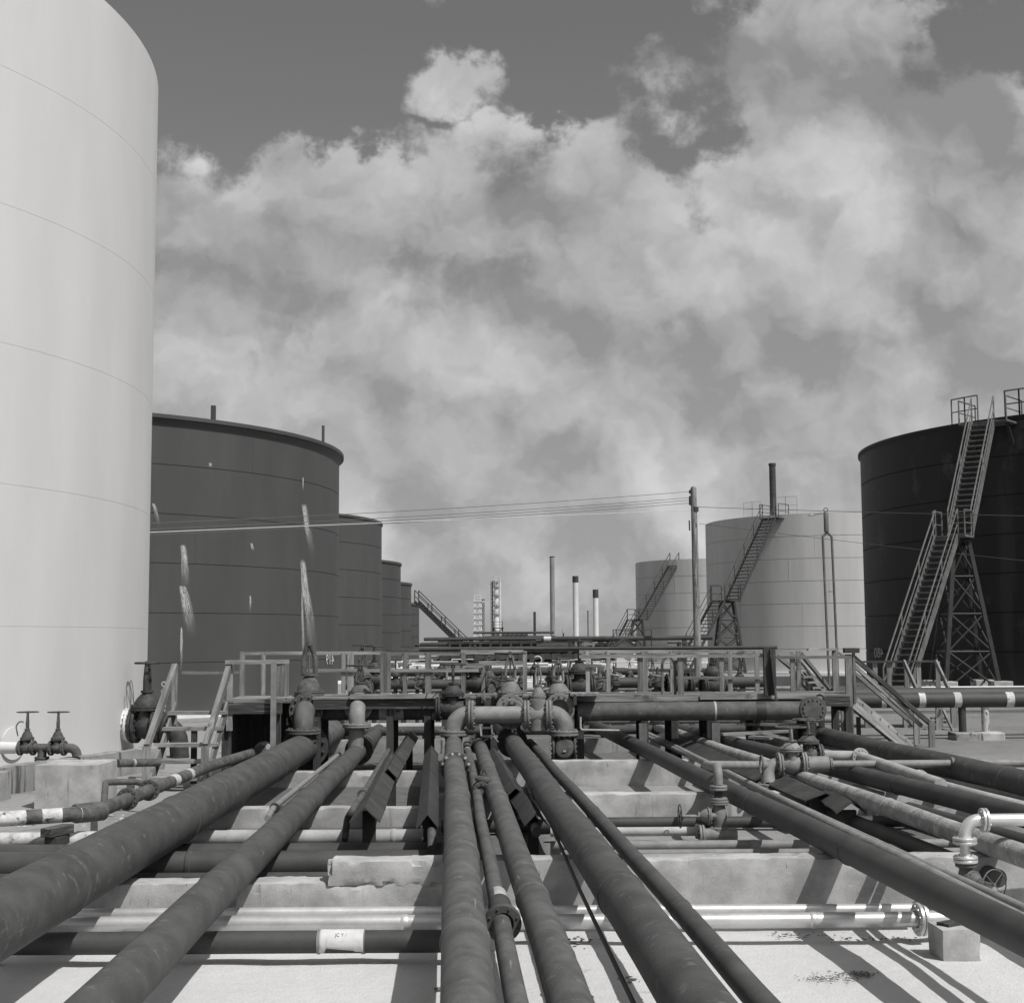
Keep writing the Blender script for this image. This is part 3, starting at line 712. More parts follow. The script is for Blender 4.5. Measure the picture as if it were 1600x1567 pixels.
def frame_tower(px, hw, top, D, levels, label, mat, z0=.2):
    p = at(px, top, D); w = hw * D / F; t = thing('steel_frame_tower', label, 'steel tower', (p.x, p.y, z0)); Hh = p.z - z0
    for (i, j) in ((-1, -1), (1, -1), (1, 1), (-1, 1)): MB().tube([(p.x + i * w, p.y + j * w, z0), (p.x + i * w, p.y + j * w, z0 + Hh)], .13, 5).build('leg', mat, t)
    for k in range(1, levels + 1):
        z = z0 + Hh * k / levels
        MB().box((p.x, p.y, z - .15), (2 * w + .6, 2 * w + .6, .16)).build('floor', mat, t)
        q = MB(); zz = z0 + Hh * (k - 1) / levels
        for (sa, sb) in (((-w, -w), (w, -w)), ((w, -w), (-w, -w)), ((-w, w), (w, w)), ((w, w), (w, -w))):
            q.tube([(p.x + sa[0], p.y + sa[1], zz), (p.x + sb[0], p.y + sb[1], z)], .08, 4)
        if k == levels or k % 2: rail_mb(q, (p.x - w, p.y - w, z), (p.x + w, p.y - w, z), 1.1, .06, 1.5)
        q.build('bracing', mat, t)
    return t
frame_tower(746.5, 5, 938, 300, 9, 'pale lattice frame tower left of the tall column', M['farw'])
stack('slim_column', 'slim white column standing against the pale lattice tower', 754.8, 938, 5, 303, M['farw'], group=None)
frame_tower(778, 7, 980, 285, 2, 'dark square frame around the foot of the tall column', M['steel'])
# process structure with pipe racks
def rack(label, px0, px1, ytop, D, bays, levels, pipes, mat, seed, depth=6.0):
    rnd = random.Random(seed); a, b = at(px0, ytop, D), at(px1, ytop, D); z0 = .2; Hh = a.z - z0; t = thing('pipe_rack', label, 'pipe rack', ((a.x + b.x) / 2, D, z0))
    for i in range(bays + 1):
        x = a.x + (b.x - a.x) * i / bays
        for dy in (0, depth): MB().box((x, D + dy, z0 + Hh / 2), (.3, .3, Hh)).build('column', mat, t)
        MB().box((x, D + depth / 2, z0 + Hh - .2), (.25, depth - .34, .3)).build('cross_beam', mat, t)
    for l in range(levels):
        z = z0 + Hh * (1 - l * .8 / max(1, levels))
        for dy in (-.01, depth + .01): MB().box(((a.x + b.x) / 2, D + dy, z - .25), (abs(b.x - a.x) + .4, .2, .35)).build('beam', mat, t)
        for k in range(pipes):
            r = rnd.uniform(.12, .34); y = D + .4 + (depth - .8) * k / max(1, pipes - 1)
            MB().tube([(a.x - 1 - rnd.random() * 4, y, z + r - .02), (b.x + 1 + rnd.random() * 4, y, z + r - .02)], r, 10).build('rack_pipe', rnd.choice([M['far'], M['steel'], M['steel']]), t)
    return t
rack('long dark pipe rack below the distillation column', 703, 846, 1001, 175, 9, 3, 5, M['steel'], 3)
rack('second pipe rack with pale pipes behind the walkway valves', 690, 900, 1022, 120, 12, 2, 4, M['far'], 5)
rack('tall crowded equipment rack right of the distillation column', 786, 823, 990, 230, 5, 4, 4, M['far'], 8)
rack('low pipe rack at the foot of the white chimneys', 900, 968, 1003, 170, 5, 3, 4, M['farg'], 9)
def plain_building(label, px0, px1, ytop, D, mat, depth=6, nwin=0, gable=0.0, z0=.2, roofmat=None):
    a, b = at(px0, ytop, D), at(px1, ytop, D); w = b.x - a.x; Hh = a.z - z0 - gable; c = ((a.x + b.x) / 2, D + depth / 2, z0)
    t = thing('plant_building', label, 'building', c)
    MB().box((c[0], c[1], z0 + Hh / 2), (w, depth, Hh)).build('wall', mat, t)
    rm = roofmat or M['steel']
    if gable:
        vs = [(a.x - w * .12, D - .3, z0 + Hh - gable * .2), (c[0], D - .3, z0 + Hh + gable), (b.x + w * .12, D - .3, z0 + Hh - gable * .2)]
        q = MB()
        for (p0, p1) in ((vs[0], vs[1]), (vs[1], vs[2])):
            e = V((0, 0, gable * .25)); d = V((0, depth + .6, 0)); p0, p1 = V(p0), V(p1)
            q.add([p0, p1, p1 + d, p0 + d, p0 + e, p1 + e, p1 + d + e, p0 + d + e], [(3, 2, 1, 0), (4, 5, 6, 7), (0, 1, 5, 4), (1, 2, 6, 5), (2, 3, 7, 6), (3, 0, 4, 7)])
        q.build('roof', rm, t, smooth=0)
        MB().add([(a.x, D + .01, z0 + Hh), (b.x, D + .01, z0 + Hh), (c[0], D + .01, z0 + Hh + gable * .98), (a.x, D + .2, z0 + Hh), (b.x, D + .2, z0 + Hh), (c[0], D + .2, z0 + Hh + gable * .98)], [(0, 1, 2), (5, 4, 3), (0, 3, 4, 1), (1, 4, 5, 2), (2, 5, 3, 0)]).build('gable', mat, t, smooth=0)
    else: MB().box((c[0], c[1], z0 + Hh + .1), (w + .5, depth + .5, .2)).build('roof', rm, t)
    for i in range(nwin):
        x = a.x + w * (i + .5) / nwin
        MB().box((x, D - .02, z0 + Hh * .6), (w / nwin * .5, .08, Hh * .3)).build('window', M['steel'], t)
    return t
plain_building('small pale hut with a gabled dark roof beside the far stair', 963, 991, 999, 58, M['farw'], 1.2, 0, .28)
plain_building('low dark process building behind the long pipe rack', 700, 800, 1005, 195, M['far'], 10, 6)
plain_building('grey shed left of the process building', 684, 700, 1001, 260, M['farg'], 8)
plain_building('square grey furnace house under the white chimneys', 872, 915, 1001, 330, M['farg'], 9, 3)
plain_building('low pale building beyond the right walkway', 895, 960, 1016, 150, M['farw'], 6, 4)
tag(MB().box((0, 240, .9), (160, 1.0, 1.4)).build('boundary_wall', M['farw'], None, (0, 240, .2)), 'long low white boundary wall behind the process plant', 'wall')

# low white bund walls and cross pipes of the tank yard
def wall_px(label, x0, x1, D, z0, z1, th, mat, name='bund_wall'):
    a, b = at(x0, 1050, D).x, at(x1, 1050, D).x
    return tag(MB().box(((a + b) / 2, D, (z0 + z1) / 2), (b - a, th, z1 - z0)).build(name, mat, None, ((a + b) / 2, D, z0), bevel=.03), label, 'wall')
wall_px('long low white bund wall in front of the pale tanks', 905, 1372, 80, .2, .78, .4, M['whitep'])
wall_px('low white bund wall behind the crowded valves', 545, 900, 58, .2, 1.25, .35, M['whitep'])
wall_px('low white bund wall in front of the black tank', 1290, 1750, 56, .2, .98, .4, M['whitep'])
def xpipe(label, x0, x1, py, D, r, mat, group='cross pipes beyond the walkway', posts=0, name='cross_pipe', pm=None, ybase=None, bands=()):
    a, b = at(x0, py, D), at(x1, py, D); a.z = b.z = (a.z + b.z) / 2
    o = pipe(name, label, [a, b], r, mat, group=group, bands=bands)
    for i in range(posts):
        x = a.x + (b.x - a.x) * (i + .5) / posts
        MB().box((x, D, (.2 + a.z - r) / 2 + .005), (.16, .16, a.z - r - .2)).build('support', pm or M['steel'], o)
    return o
xpipe('thin dark overhead pipe running along above the walkway rails', 655, 1214, 1013, 33.0, .042, M['steel'], None, 0, 'overhead_pipe')
xpipe('dark overhead pipe with one pale band, farther and higher', 846, 1113, 997, 62, .10, M['far'], None, 3, 'overhead_pipe', bands=[(.1, .42, M['farw'], 1.05)])
xpipe('dark cross pipe seen through the rails, highest of the middle row', 545, 1010, 1050, 50, .13, M['steel'], posts=5)
xpipe('pale cross pipe in the middle row beyond the walkway', 640, 1000, 1041, 64, .12, M['farw'], posts=5)
xpipe('thick dark cross pipe right of the walkway valves', 880, 1200, 1066, 44, .17, M['wrap3'], posts=4)
xpipe('thick dark cross pipe left of the walkway valves', 535, 790, 1069, 43, .15, M['wrap3'], posts=4)
xpipe('grey cross pipe low behind the walkway', 560, 1240, 1077, 46, .07, M['greyp'], posts=6)
xpipe('long dark pipe at the foot of the white bund wall', 1195, 1420, 1080, 52, .2, M['wrap3'], posts=2)
xpipe('pale pipe lying under the left end of the walkway', 380, 690, 1136, 36, .10, M['lightp'], posts=3)
xpipe('white pipe lying under the left platform', 382, 520, 1127, 40, .12, M['whitep'], posts=2)
xpipe('dark pipe lying beyond the walkway legs', 360, 1200, 1141, 34.5, .11, M['wrap'], posts=4)
xpipe('grey pipe lying beyond the walkway legs on the right', 900, 1330, 1125, 38, .09, M['greyp'], posts=3)
xpipe('pale pipe on the raised yard under the banded pipes', 1500, 1750, 1129, 41, .16, M['greyp'], posts=2)
xpipe('dark pipe on the raised yard below the white wall', 1240, 1750, 1117, 43, .14, M['wrap3'], posts=3)

# dense valves beyond the walkway
proto = gate_valve('gate_valve', '', (0, 0, 0), (1, 0, 0), (0, 0, 1), .17, mat=M['valved'], wmat=M['steel'], group='small valves beyond the walkway')
proto2 = gate_valve('gate_valve', '', (0, 0, 0), (0, 1, 0), (0, 0, 1), .15, top=6.8, mat=M['valve'], wmat=M['steel'], group='small valves beyond the walkway')
VPOS = [(566, 1075, 34.0, 1, 'dark valve beyond the walkway, right of the left tall valve'), (585, 1062, 37, 0, 'small valve behind the second walkway valve, wheel just below the rail'), (618, 1066, 43, 0, 'far valve seen between two rail posts left of the middle'), (652, 1070, 43, 1, 'far valve just left of the third walkway valve'),
        (742, 1068, 36, 0, 'dark valve behind the grey elbow'), (764, 1071, 40, 1, 'small rusty valve right of the grey elbow valve'), (690, 1054, 50, 0, 'tiny distant valve above the grey elbow'), (728, 1046, 52, 1, 'tiny distant valve left of the domed valves'), (760, 1048, 50, 0, 'tiny distant valve beside the domed valves'), (815, 1068, 43, 1, 'valve glimpsed between the two domed valves'),
        (906, 1073, 35, 0, 'dark valve right of the second domed valve'), (925, 1062, 44, 1, 'far valve above the thick dark pipe, first from the left'), (948, 1064, 44, 0, 'far valve above the thick dark pipe, near the hut'), (984, 1058, 48, 1, 'far valve below the gabled hut'), (1062, 1070, 38, 0, 'left valve of the dark pair under the utility pole'),
        (1114, 1071, 36.5, 0, 'right valve of the dark pair under the utility pole'), (634, 1048, 52, 1, 'tiny distant valve left of centre'), (835, 1050, 50, 0, 'tiny distant valve between the domed valves'), (1020, 1066, 44, 1, 'far valve left of the utility pole')]
for i, (px, py, D, k, lab) in enumerate(VPOS):
    c = copy_tree((proto, proto2)[k], at(px, py, D), (0, .35, .1, .25)[i % 4], (1.0, .85, 1.1, .95)[i % 4] * (1.0 if D < 41 else .58)); c['label'] = lab
    h = c.location.z - .2
    if D < 60 and h > .3: tag(MB().tube([(c.location.x, c.location.y + .01, .2), (c.location.x, c.location.y + .01, c.location.z - .1)], .06, 8).build('drop_pipe', M['valved'], None, c.location), 'thin pipe under the ' + ' '.join(lab.split()[:12]), 'pipe', 'thin drop pipes under the small valves')
for o_ in (proto, proto2):
    for ch in list(o_.children_recursive): bpy.data.objects.remove(ch)
    bpy.data.objects.remove(o_)

# utility pole, wires, twin vent pipes
D = 60; a = at(1091, 1060, D); b = at(1083.5, 763, D)
pole = thing('utility_pole', 'wooden utility pole with four insulators in front of the pale tanks', 'utility pole', (a.x, a.y, .2))
MB().tube([(a.x, a.y, .2), a, b], [.17, .165, .125], 16).build('shaft', M['wood'], pole)
MB().lathe(b, (0, 0, 1), [(0, .13), (.05, .11), (.09, .05)], 14).build('cap', M['wood'], pole)
ins = []
for y in (768, 777.5, 781.5, 786):
    p = at(1079, y, D); q = p + V((.12, .05, 0))
    MB().lathe(p - V((0, 0, .09)), (0, 0, 1), [(0, .05), (.06, .085), (.09, .06), (.13, .08), (.17, .03)], 12).build('insulator', M['steel'], pole); ins.append(p)
MB().tube([at(1080, 765, D) + V((0, -.02, 0)), at(1080, 790, D) + V((0, -.02, 0))], .03, 6).build('insulator_bracket', M['steel'], pole)
MB().tube([at(1077, 813, D), at(1077.5, 829, D)], .03, 6).build('conduit', M['steel'], pole)
MB().lathe(at(1086, 795, D) - V((0, 0, .12)), (0, 0, 1), [(0, .15), (.2, .15)], 16).build('pole_band', M['steel'], pole)
def wire(label, p, q, sag, r=.011, mat=None):
    p, q = V(p), V(q); pts = [p.lerp(q, i / 20) - V((0, 0, sag * 4 * (i / 20) * (1 - i / 20))) for i in range(21)]
    return tag(MB().tube(pts, r, 6).build('overhead_wire', mat or M['wire'], None, p), label, 'wire', 'overhead wires from the utility pole')
for (p, y2, lab) in zip(ins, (824, 833, 838, 842), ('topmost of the thin wires running left from the pole', 'second thin wire from the top running left from the pole', 'third thin wire from the top running left from the pole', 'fourth thin wire from the top running left from the pole')):
    wire(lab, p - V((.05, 0, 0)), at(205, y2 - 5, 41), .10)
wire('lowest pale wire crossing in front of tank 419', at(1079, 797, D), at(205, 833, 41), .0, .013, M['wirel'])
wire('upper wire running right from the pole across the black tank', at(1088, 792, D), at(1700, 808, 46), .03, .012)
wire('lower slanting wire running right from the pole', at(1092, 818, D), at(1700, 886, 46), .05, .009)
D = 62
p0, p1 = at(1285.5, 838, D), at(1299.5, 838, D); base = V(((p0.x + p1.x) / 2, D, .2))
tv = thing('twin_vent_pipe', 'pair of tall thin pipes joined at the top by one pot, before the pale tank', 'vent pipe', base)
for p in (p0, p1): MB().tube(fillet([(p.x + .12, D, .2), p, (base.x, D, p.z + .18)], .1), .055, 10).build('riser', M['steelm'], tv)
c = at(1289.5, 832, D); q = at(1289, 802, D)
MB().lathe((base.x - .03, D, c.z), (0, 0, 1), [(0, .06), (.05, .11), (q.z - c.z, .11), (q.z - c.z + .08, .05)], 14).build('pot', M['steelm'], tv)
MB().torus((base.x - .03, D, q.z + .15), (0, 1, 0), .09, .02, 16, 6).build('ring', M['steelm'], tv)
MB().tube([(base.x - .1, D, q.z + .02), at(1268, 805, D)], .025, 6).build('lamp_arm', M['steelm'], tv)
MB().lathe(at(1267, 804, D) - V((0, 0, .05)), (0, 0, 1), [(0, .16), (.06, .10), (.12, .03)], 14).build('lamp_shade', M['farg'], tv)
MB().tube([(base.x - .03, D, c.z - 2.6), (base.x - .03 + .28, D, c.z - 2.6)], .02, 6).build('clamp', M['steelm'], tv)

# ------------------------------------------------------------------ concrete sleepers carrying the pipes
SL = 'concrete sleeper walls under the pipes'
def sleeper(label, xa, xb, D, ztop, zb=0.1, th=.34, mat=None, skew=0.0, chip=.05):
    return rough_box(((xa + xb) / 2, D + th / 2, (ztop + zb) / 2), (xb - xa, th, ztop - zb), skew, .012, .08, chip * .9, 'concrete_sleeper', mat or M['conc'], label, 'concrete wall', None, None, SL)
W1, W2, W3 = gz(1100, 1341, .675).y, gz(1100, 1239, .68).y, gz(950, 1188, .68).y
xb = at(512, 1350, W1).x; xc = at(692, 1350, W1).x
sleeper('low broken left end of the nearest concrete sleeper', -8.6, xc + .30, W1, .46, -.1, .40)
sleeper('nearest concrete sleeper right of the middle pipes, full height', xc + .31, 11.5, W1, .675, -.1, .40)
rough_box(((xb + xc) / 2 + .14, W1 + .2, .55), (xc - xb + .3, .42, .25), 0, .028, .05, .10, 'concrete_slab', M['conc'], 'broken concrete slab with ragged underside left of the middle pipes', 'concrete slab')
x2 = at(660, 1250, W2).x
sleeper('left part of the second sleeper, between pale pipe and sloping covers', at(325, 1260, W2).x, x2, W2 + .03, .50, .1)
sleeper('right part of the second sleeper, behind the wheel valve', x2 + .02, 12, W2, .68, .1, .36)
x3 = at(665, 1200, W3).x
sleeper('left part of the third sleeper, near the wooden stair foot', -4.6, x3, W3 + .05, .50, .1)
sleeper('right part of the third sleeper, below the blind tee', x3 + .02, 7.0, W3, .68, .1, .36)
print('W', W1, W2, W3)
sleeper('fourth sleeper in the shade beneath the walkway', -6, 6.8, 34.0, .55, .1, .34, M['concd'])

# short stubs and small fittings crowded beyond the walkway
rs = random.Random(21)
for i in range(34):
    px, py, D = rs.uniform(560, 1010), rs.uniform(1030, 1066), rs.uniform(46, 72)
    p = at(px, py, D); h = rs.uniform(.5, 1.1); mt = M['farw'] if i % 3 else M['farg']
    m = MB().tube([(p.x, p.y, .2), (p.x, p.y, p.z)], .045, 8)
    m.tube([(p.x - rs.uniform(.2, .7), p.y, p.z - .02), (p.x + rs.uniform(.2, .7), p.y, p.z - .02)], .05, 8)
    if i % 2: m.torus((p.x, p.y, p.z + .12), (rs.uniform(-.3, .3), 1, .2), .14, .025, 14, 6)
    tag(m.build('pipe_stub', mt, None, (p.x, p.y, .2)), 'small pale or grey pipe stub standing among the crowded valves beyond the walkway', 'pipe stub', 'pipe stubs beyond the walkway')

# handwheels on their stems, and thin frames, further back
for i in range(36):
    px, py, D = rs.uniform(545, 1180), rs.uniform(1036, 1068), rs.uniform(37, 56)
    if 1085 < px < 1100: px += 30
    p = at(px, py, D); m = MB().lathe((p.x, p.y, .2), (0, 0, 1), [(0, .10), (max(.2, p.z - .75), .10), (max(.25, p.z - .72), .17), (max(.3, p.z - .62), .17), (max(.35, p.z - .58), .11), (max(.5, p.z - .38), .05), (p.z - .2, .025)], 12)
    o = m.build('valve_stand', M['valved'] if i % 3 else M['valve'], None, (p.x, p.y, .2))
    w = MB().torus((p.x, p.y, p.z - .2), (rs.uniform(-.25, .25), rs.uniform(-.5, .1), 1), rs.uniform(.16, .27), .025, 18, 6); w.build('handwheel', M['steel'] if i % 4 else M['greyp'], o)
    tag(o, 'small upright valve stand with a round handwheel in the crowd beyond the walkway', 'valve', 'valve stands beyond the walkway')
for (x0_, x1_, y0_, y1_, D, lab) in ((893, 932, 1037, 1062, 47, 'thin pale pipe frame beyond the walkway left of the hut'), (955, 1012, 1034, 1066, 52, 'thin pale guard frame in front of the gabled hut'), (706, 741, 1030, 1052, 55, 'thin pale frame far behind the grey elbow'), (640, 676, 1031, 1056, 57, 'thin pale frame far behind the left railing'), (958, 1018, 984, 1070, 60, 'tall thin dark frame standing round the gabled hut')):
    a, b, c, d = at(x0_, y1_, D), at(x0_, y0_, D), at(x1_, y0_, D), at(x1_, y1_, D); m = MB(); r = .022
    m.tube([(a.x, D, .2), b], r, 6); m.tube([b, c], r, 6); m.tube([c, (d.x, D, .2)], r, 6); m.tube([a.lerp(b, .45), d.lerp(c, .45)], r, 6)
    tag(m.build('safety_barrier', M['steel'] if 'dark' in lab else M['farw'], None, (a.x, D, .2)), lab, 'railing')
# ------------------------------------------------------------------ wooden walkway
ZD = 1.78
def walkway():
    a, b = at(492, 1085, 29.2).x, at(1322, 1085, 29.2).x
    w = thing('walkway', 'long weathered wooden walkway with railings across the middle of the yard', 'walkway', ((a + b) / 2, 29.5, .2))
    nb = 5; y0, y1 = 28.75, 30.25; bw = (y1 - y0) / nb
    for i in range(nb):
        x = a
        while x < b - .1:
            L = min(random.uniform(3.2, 4.6), b - x)
            MB().box((x + L / 2, y0 + bw * (i + .5), ZD - .02 + random.uniform(-.012, .012)), (L - .02, bw - .015, .045), random.uniform(-.002, .002)).build('plank', M['wood'], w)
            x += L
    for y in (y0 + .06, y1 - .06):
        MB().box(((a + b) / 2, y, ZD - .15), (b - a - .05, .09, .2)).build('joist', M['woodd'], w)
    for px in (500, 612, 670, 760, 905, 1004, 1050, 1105, 1180, 1262, 1318):
        x = at(px, 1100, 29.3).x
        for y in (y0 + .16, y1 - .16):
            MB().box((x, y, (ZD - .26 + .15) / 2), (.14, .14, ZD - .26 - .15)).build('support_leg', M['woodd'], w)
        MB().box((x, (y0 + y1) / 2, ZD - .31), (.10, y1 - y0 - .5, .12)).build('cross_beam', M['woodd'], w)
    yf, yb = y0 - .03, y1 + .03        # front and back railings
    def post(px, py0, py1, D, wd=.085, mat=None, dp=.06):
        p, q = at(px, py0, D), at(px, py1, D)
        MB().box((p.x, D, (p.z + q.z) / 2), (wd, dp, abs(p.z - q.z))).build('post', mat or M['wood'], w)
    def rail(px0, py0, px1, py1, D, h=.07, t=.045, mat=None, D1=None):
        MB().beam(at(px0, py0, D), at(px1, py1, D1 or D), t, h).build('rail', mat or M['wood'], w)
    # back railing
    for px in (412, 537, 548, 633, 669, 724, 820, 918, 950, 1007, 1050, 1140, 1182, 1247): post(px, 1019 if px < 760 else 1017, 1083, yb, .09 if px not in (669, 1007, 548) else .13)
    rail(376, 1020.5, 602, 1020, yb + .05); rail(602, 1021, 720, 1021.5, yb + .05); rail(720, 1018.5, 818, 1018.5, yb + .05, .09); rail(905, 1018, 1205, 1017.5, yb + .05, .07)
    rail(480, 1047.5, 748, 1047, yb - .05); rail(748, 1036, 818, 1036, yb - .05, .10); rail(905, 1040, 940, 1040, yb - .05)
    rail(1055, 1059, 1190, 1059, yb - .05, .06)
    # front railing
    for (px, y_0, y_1, wd) in ((599, 1018, 1083, .13), (607.5, 1019, 1083, .08), (755, 1040, 1098, .08), (1000, 1024, 1081, .11), (1063, 1022, 1098, .12), (1127, 1024, 1081, .09), (1233, 1027, 1081, .10)):
        post(px if wd != .10 else px + 5, y_0, y_1, yf, wd)
    rail(905, 1025.5, 1205, 1024, yf - .05, .07); rail(692, 1040.5, 755, 1040, yf - .05, .07); rail(1205, 1027, 1330, 1026.5, yf - .05, .06)
    post(1197, 1012, 1086, yf - .1, .12, M['woodd'], .14); post(1206.5, 1013, 1086, yf - .16, .11, M['woodd'], .12)
    rail(1206, 1026, 1213, 1094, yf - .25, .05, .05, M['woodd'])
    # planks standing on edge and the lowered front step
    MB().box((at(640, 1084, yf).x, yf - .02, ZD + .01), (2.4, .03, .10)).build('toe_board', M['wood'], w)
    MB().box((at(990, 1084, yf).x, yf - .02, ZD - .06), (2.6, .03, .13)).build('toe_board', M['wood'], w)
    MB().box((at(1190, 1084, yf).x, yf - .02, ZD - .04), (2.5, .03, .11)).build('toe_board', M['wood'], w)
    c = at(913, 1084, 28.3); MB().box((c.x, 28.35, c.z), (.58, .75, .05)).build('step', M['wood'], w)
    MB().box((c.x - .2, 28.0, c.z - .1), (.06, .06, .2)).build('step_bracket', M['woodd'], w)
    # hoop of bent pipe near the pole
    p = at(1046, 1085, yf); q = []
    for i in range(17):
        an = math.pi * i / 16; q.append((p.x + .13 * math.cos(an), yf + .1, ZD + .55 + .22 * math.sin(an)))
    MB().tube([(p.x + .13, yf + .1, ZD)] + q + [(p.x - .13, yf + .1, ZD)], .03, 8).build('hoop', M['steelm'], w)
walkway()

def left_platform():
    a, b = at(352, 1090, 28).x, at(446, 1090, 28).x; y0, y1 = 27.55, 29.6
    w = thing('platform', 'low wooden platform at the head of the left wooden stair', 'platform', ((a + b) / 2, 28.5, .2))
    for i in range(6):
        MB().box(((a + b) / 2, y0 + (y1 - y0) * (i + .5) / 6, ZD - .03 + random.uniform(-.008, .008)), (b - a + random.uniform(-.05, .05), (y1 - y0) / 6 - .015, .05)).build('plank', M['wood'], w)
    MB().box(((a + b) / 2, y0 + .05, ZD - .17), (b - a, .08, .2)).build('joist', M['woodd'], w)
    for x in (a + .1, b - .12):
        for y in (y0 + .2, y1 - .2): MB().box((x, y, .85), (.14, .14, 1.3)).build('support_leg', M['woodd'], w)
    MB().box((a + .04, (y0 + y1) / 2, .93), (.04, y1 - y0 - .1, 1.4)).build('shade_board', M['woodd'], w)  # added dark board in place of the shade under the platform
    MB().box(((a + b) / 2, y1 - .06, .93), (b - a - .1, .04, 1.4)).build('shade_board', M['woodd'], w)  # second added board, closes the shade at the back
    def post(px, py0, py1, D, wd=.1, dp=.06, mat=None):
        p, q = at(px, py0, D), at(px, py1, D); MB().box((p.x, D, (p.z + q.z) / 2), (wd, dp, abs(p.z - q.z))).build('post', mat or M['wood'], w)
    post(379, 1020, 1087, 29.6, .10); post(412, 1021, 1086, 29.75, .07); post(428, 1035, 1168, 27.45, .10, .08, M['greyp'])
    post(438, 1036, 1088, 27.6, .16, .04); post(446, 1035, 1088, 28.2, .1, .3); post(361, 1035, 1090, 28.0, .09)
    MB().beam(at(352, 1034.5, 27.5), at(452, 1033.5, 27.6), .05, .08).build('rail', M['wood'], w)
    MB().beam(at(352, 1050, 29.6), at(380, 1050, 29.6), .04, .06).build('rail', M['wood'], w)
    # wooden stair
    s = thing('wooden_stair', 'weathered wooden stair with five treads beside the white tank valve', 'stair', (at(290, 1225, 26.2).x, 26.2, .2))
    hw = .50; xc = -6.05
    top, bot = V((xc, 27.6, 1.78)), V((xc - .06, 25.75, .22))
    for sg in (-1, 1):
        o = V((sg * hw, 0, 0)); MB().beam(top + o - V((0, 0, .12)), bot + o - V((0, -.05, .0)), .05, .22).build('stringer', M['wood'], s)
        MB().beam(top + o + V((sg * .03, 0, .66)), bot + o + V((sg * .03, .05, .80)), .10, .13).build('handrail', M['wood'], s)
        MB().box((xc + sg * (hw + .04), 27.62, 1.78 - .3 + .34), (.11, .07, 1.27)).build('newel_post', M['wood'], s)
        MB().box((xc - .06 + sg * (hw + .03), 25.78, .60), (.13, .08, .86)).build('newel_post', M['wood'], s)
    for i in range(5):
        f = (i + .9) / 5.6; c = top.lerp(bot, f)
        MB().box((c.x, c.y, c.z + .02), (2 * hw + .10, .30, .065), random.uniform(-.01, .01)).build('tread', M['wood'], s)
    MB().box((xc + .02, 26.9, .75), (.1, .1, 1.0)).build('prop', M['woodd'], s)
    MB().beam(at(284, 1051, 27.7), at(352, 1051.5, 27.7), .04, .06).build('cross_rail', M['wood'], s)
left_platform()

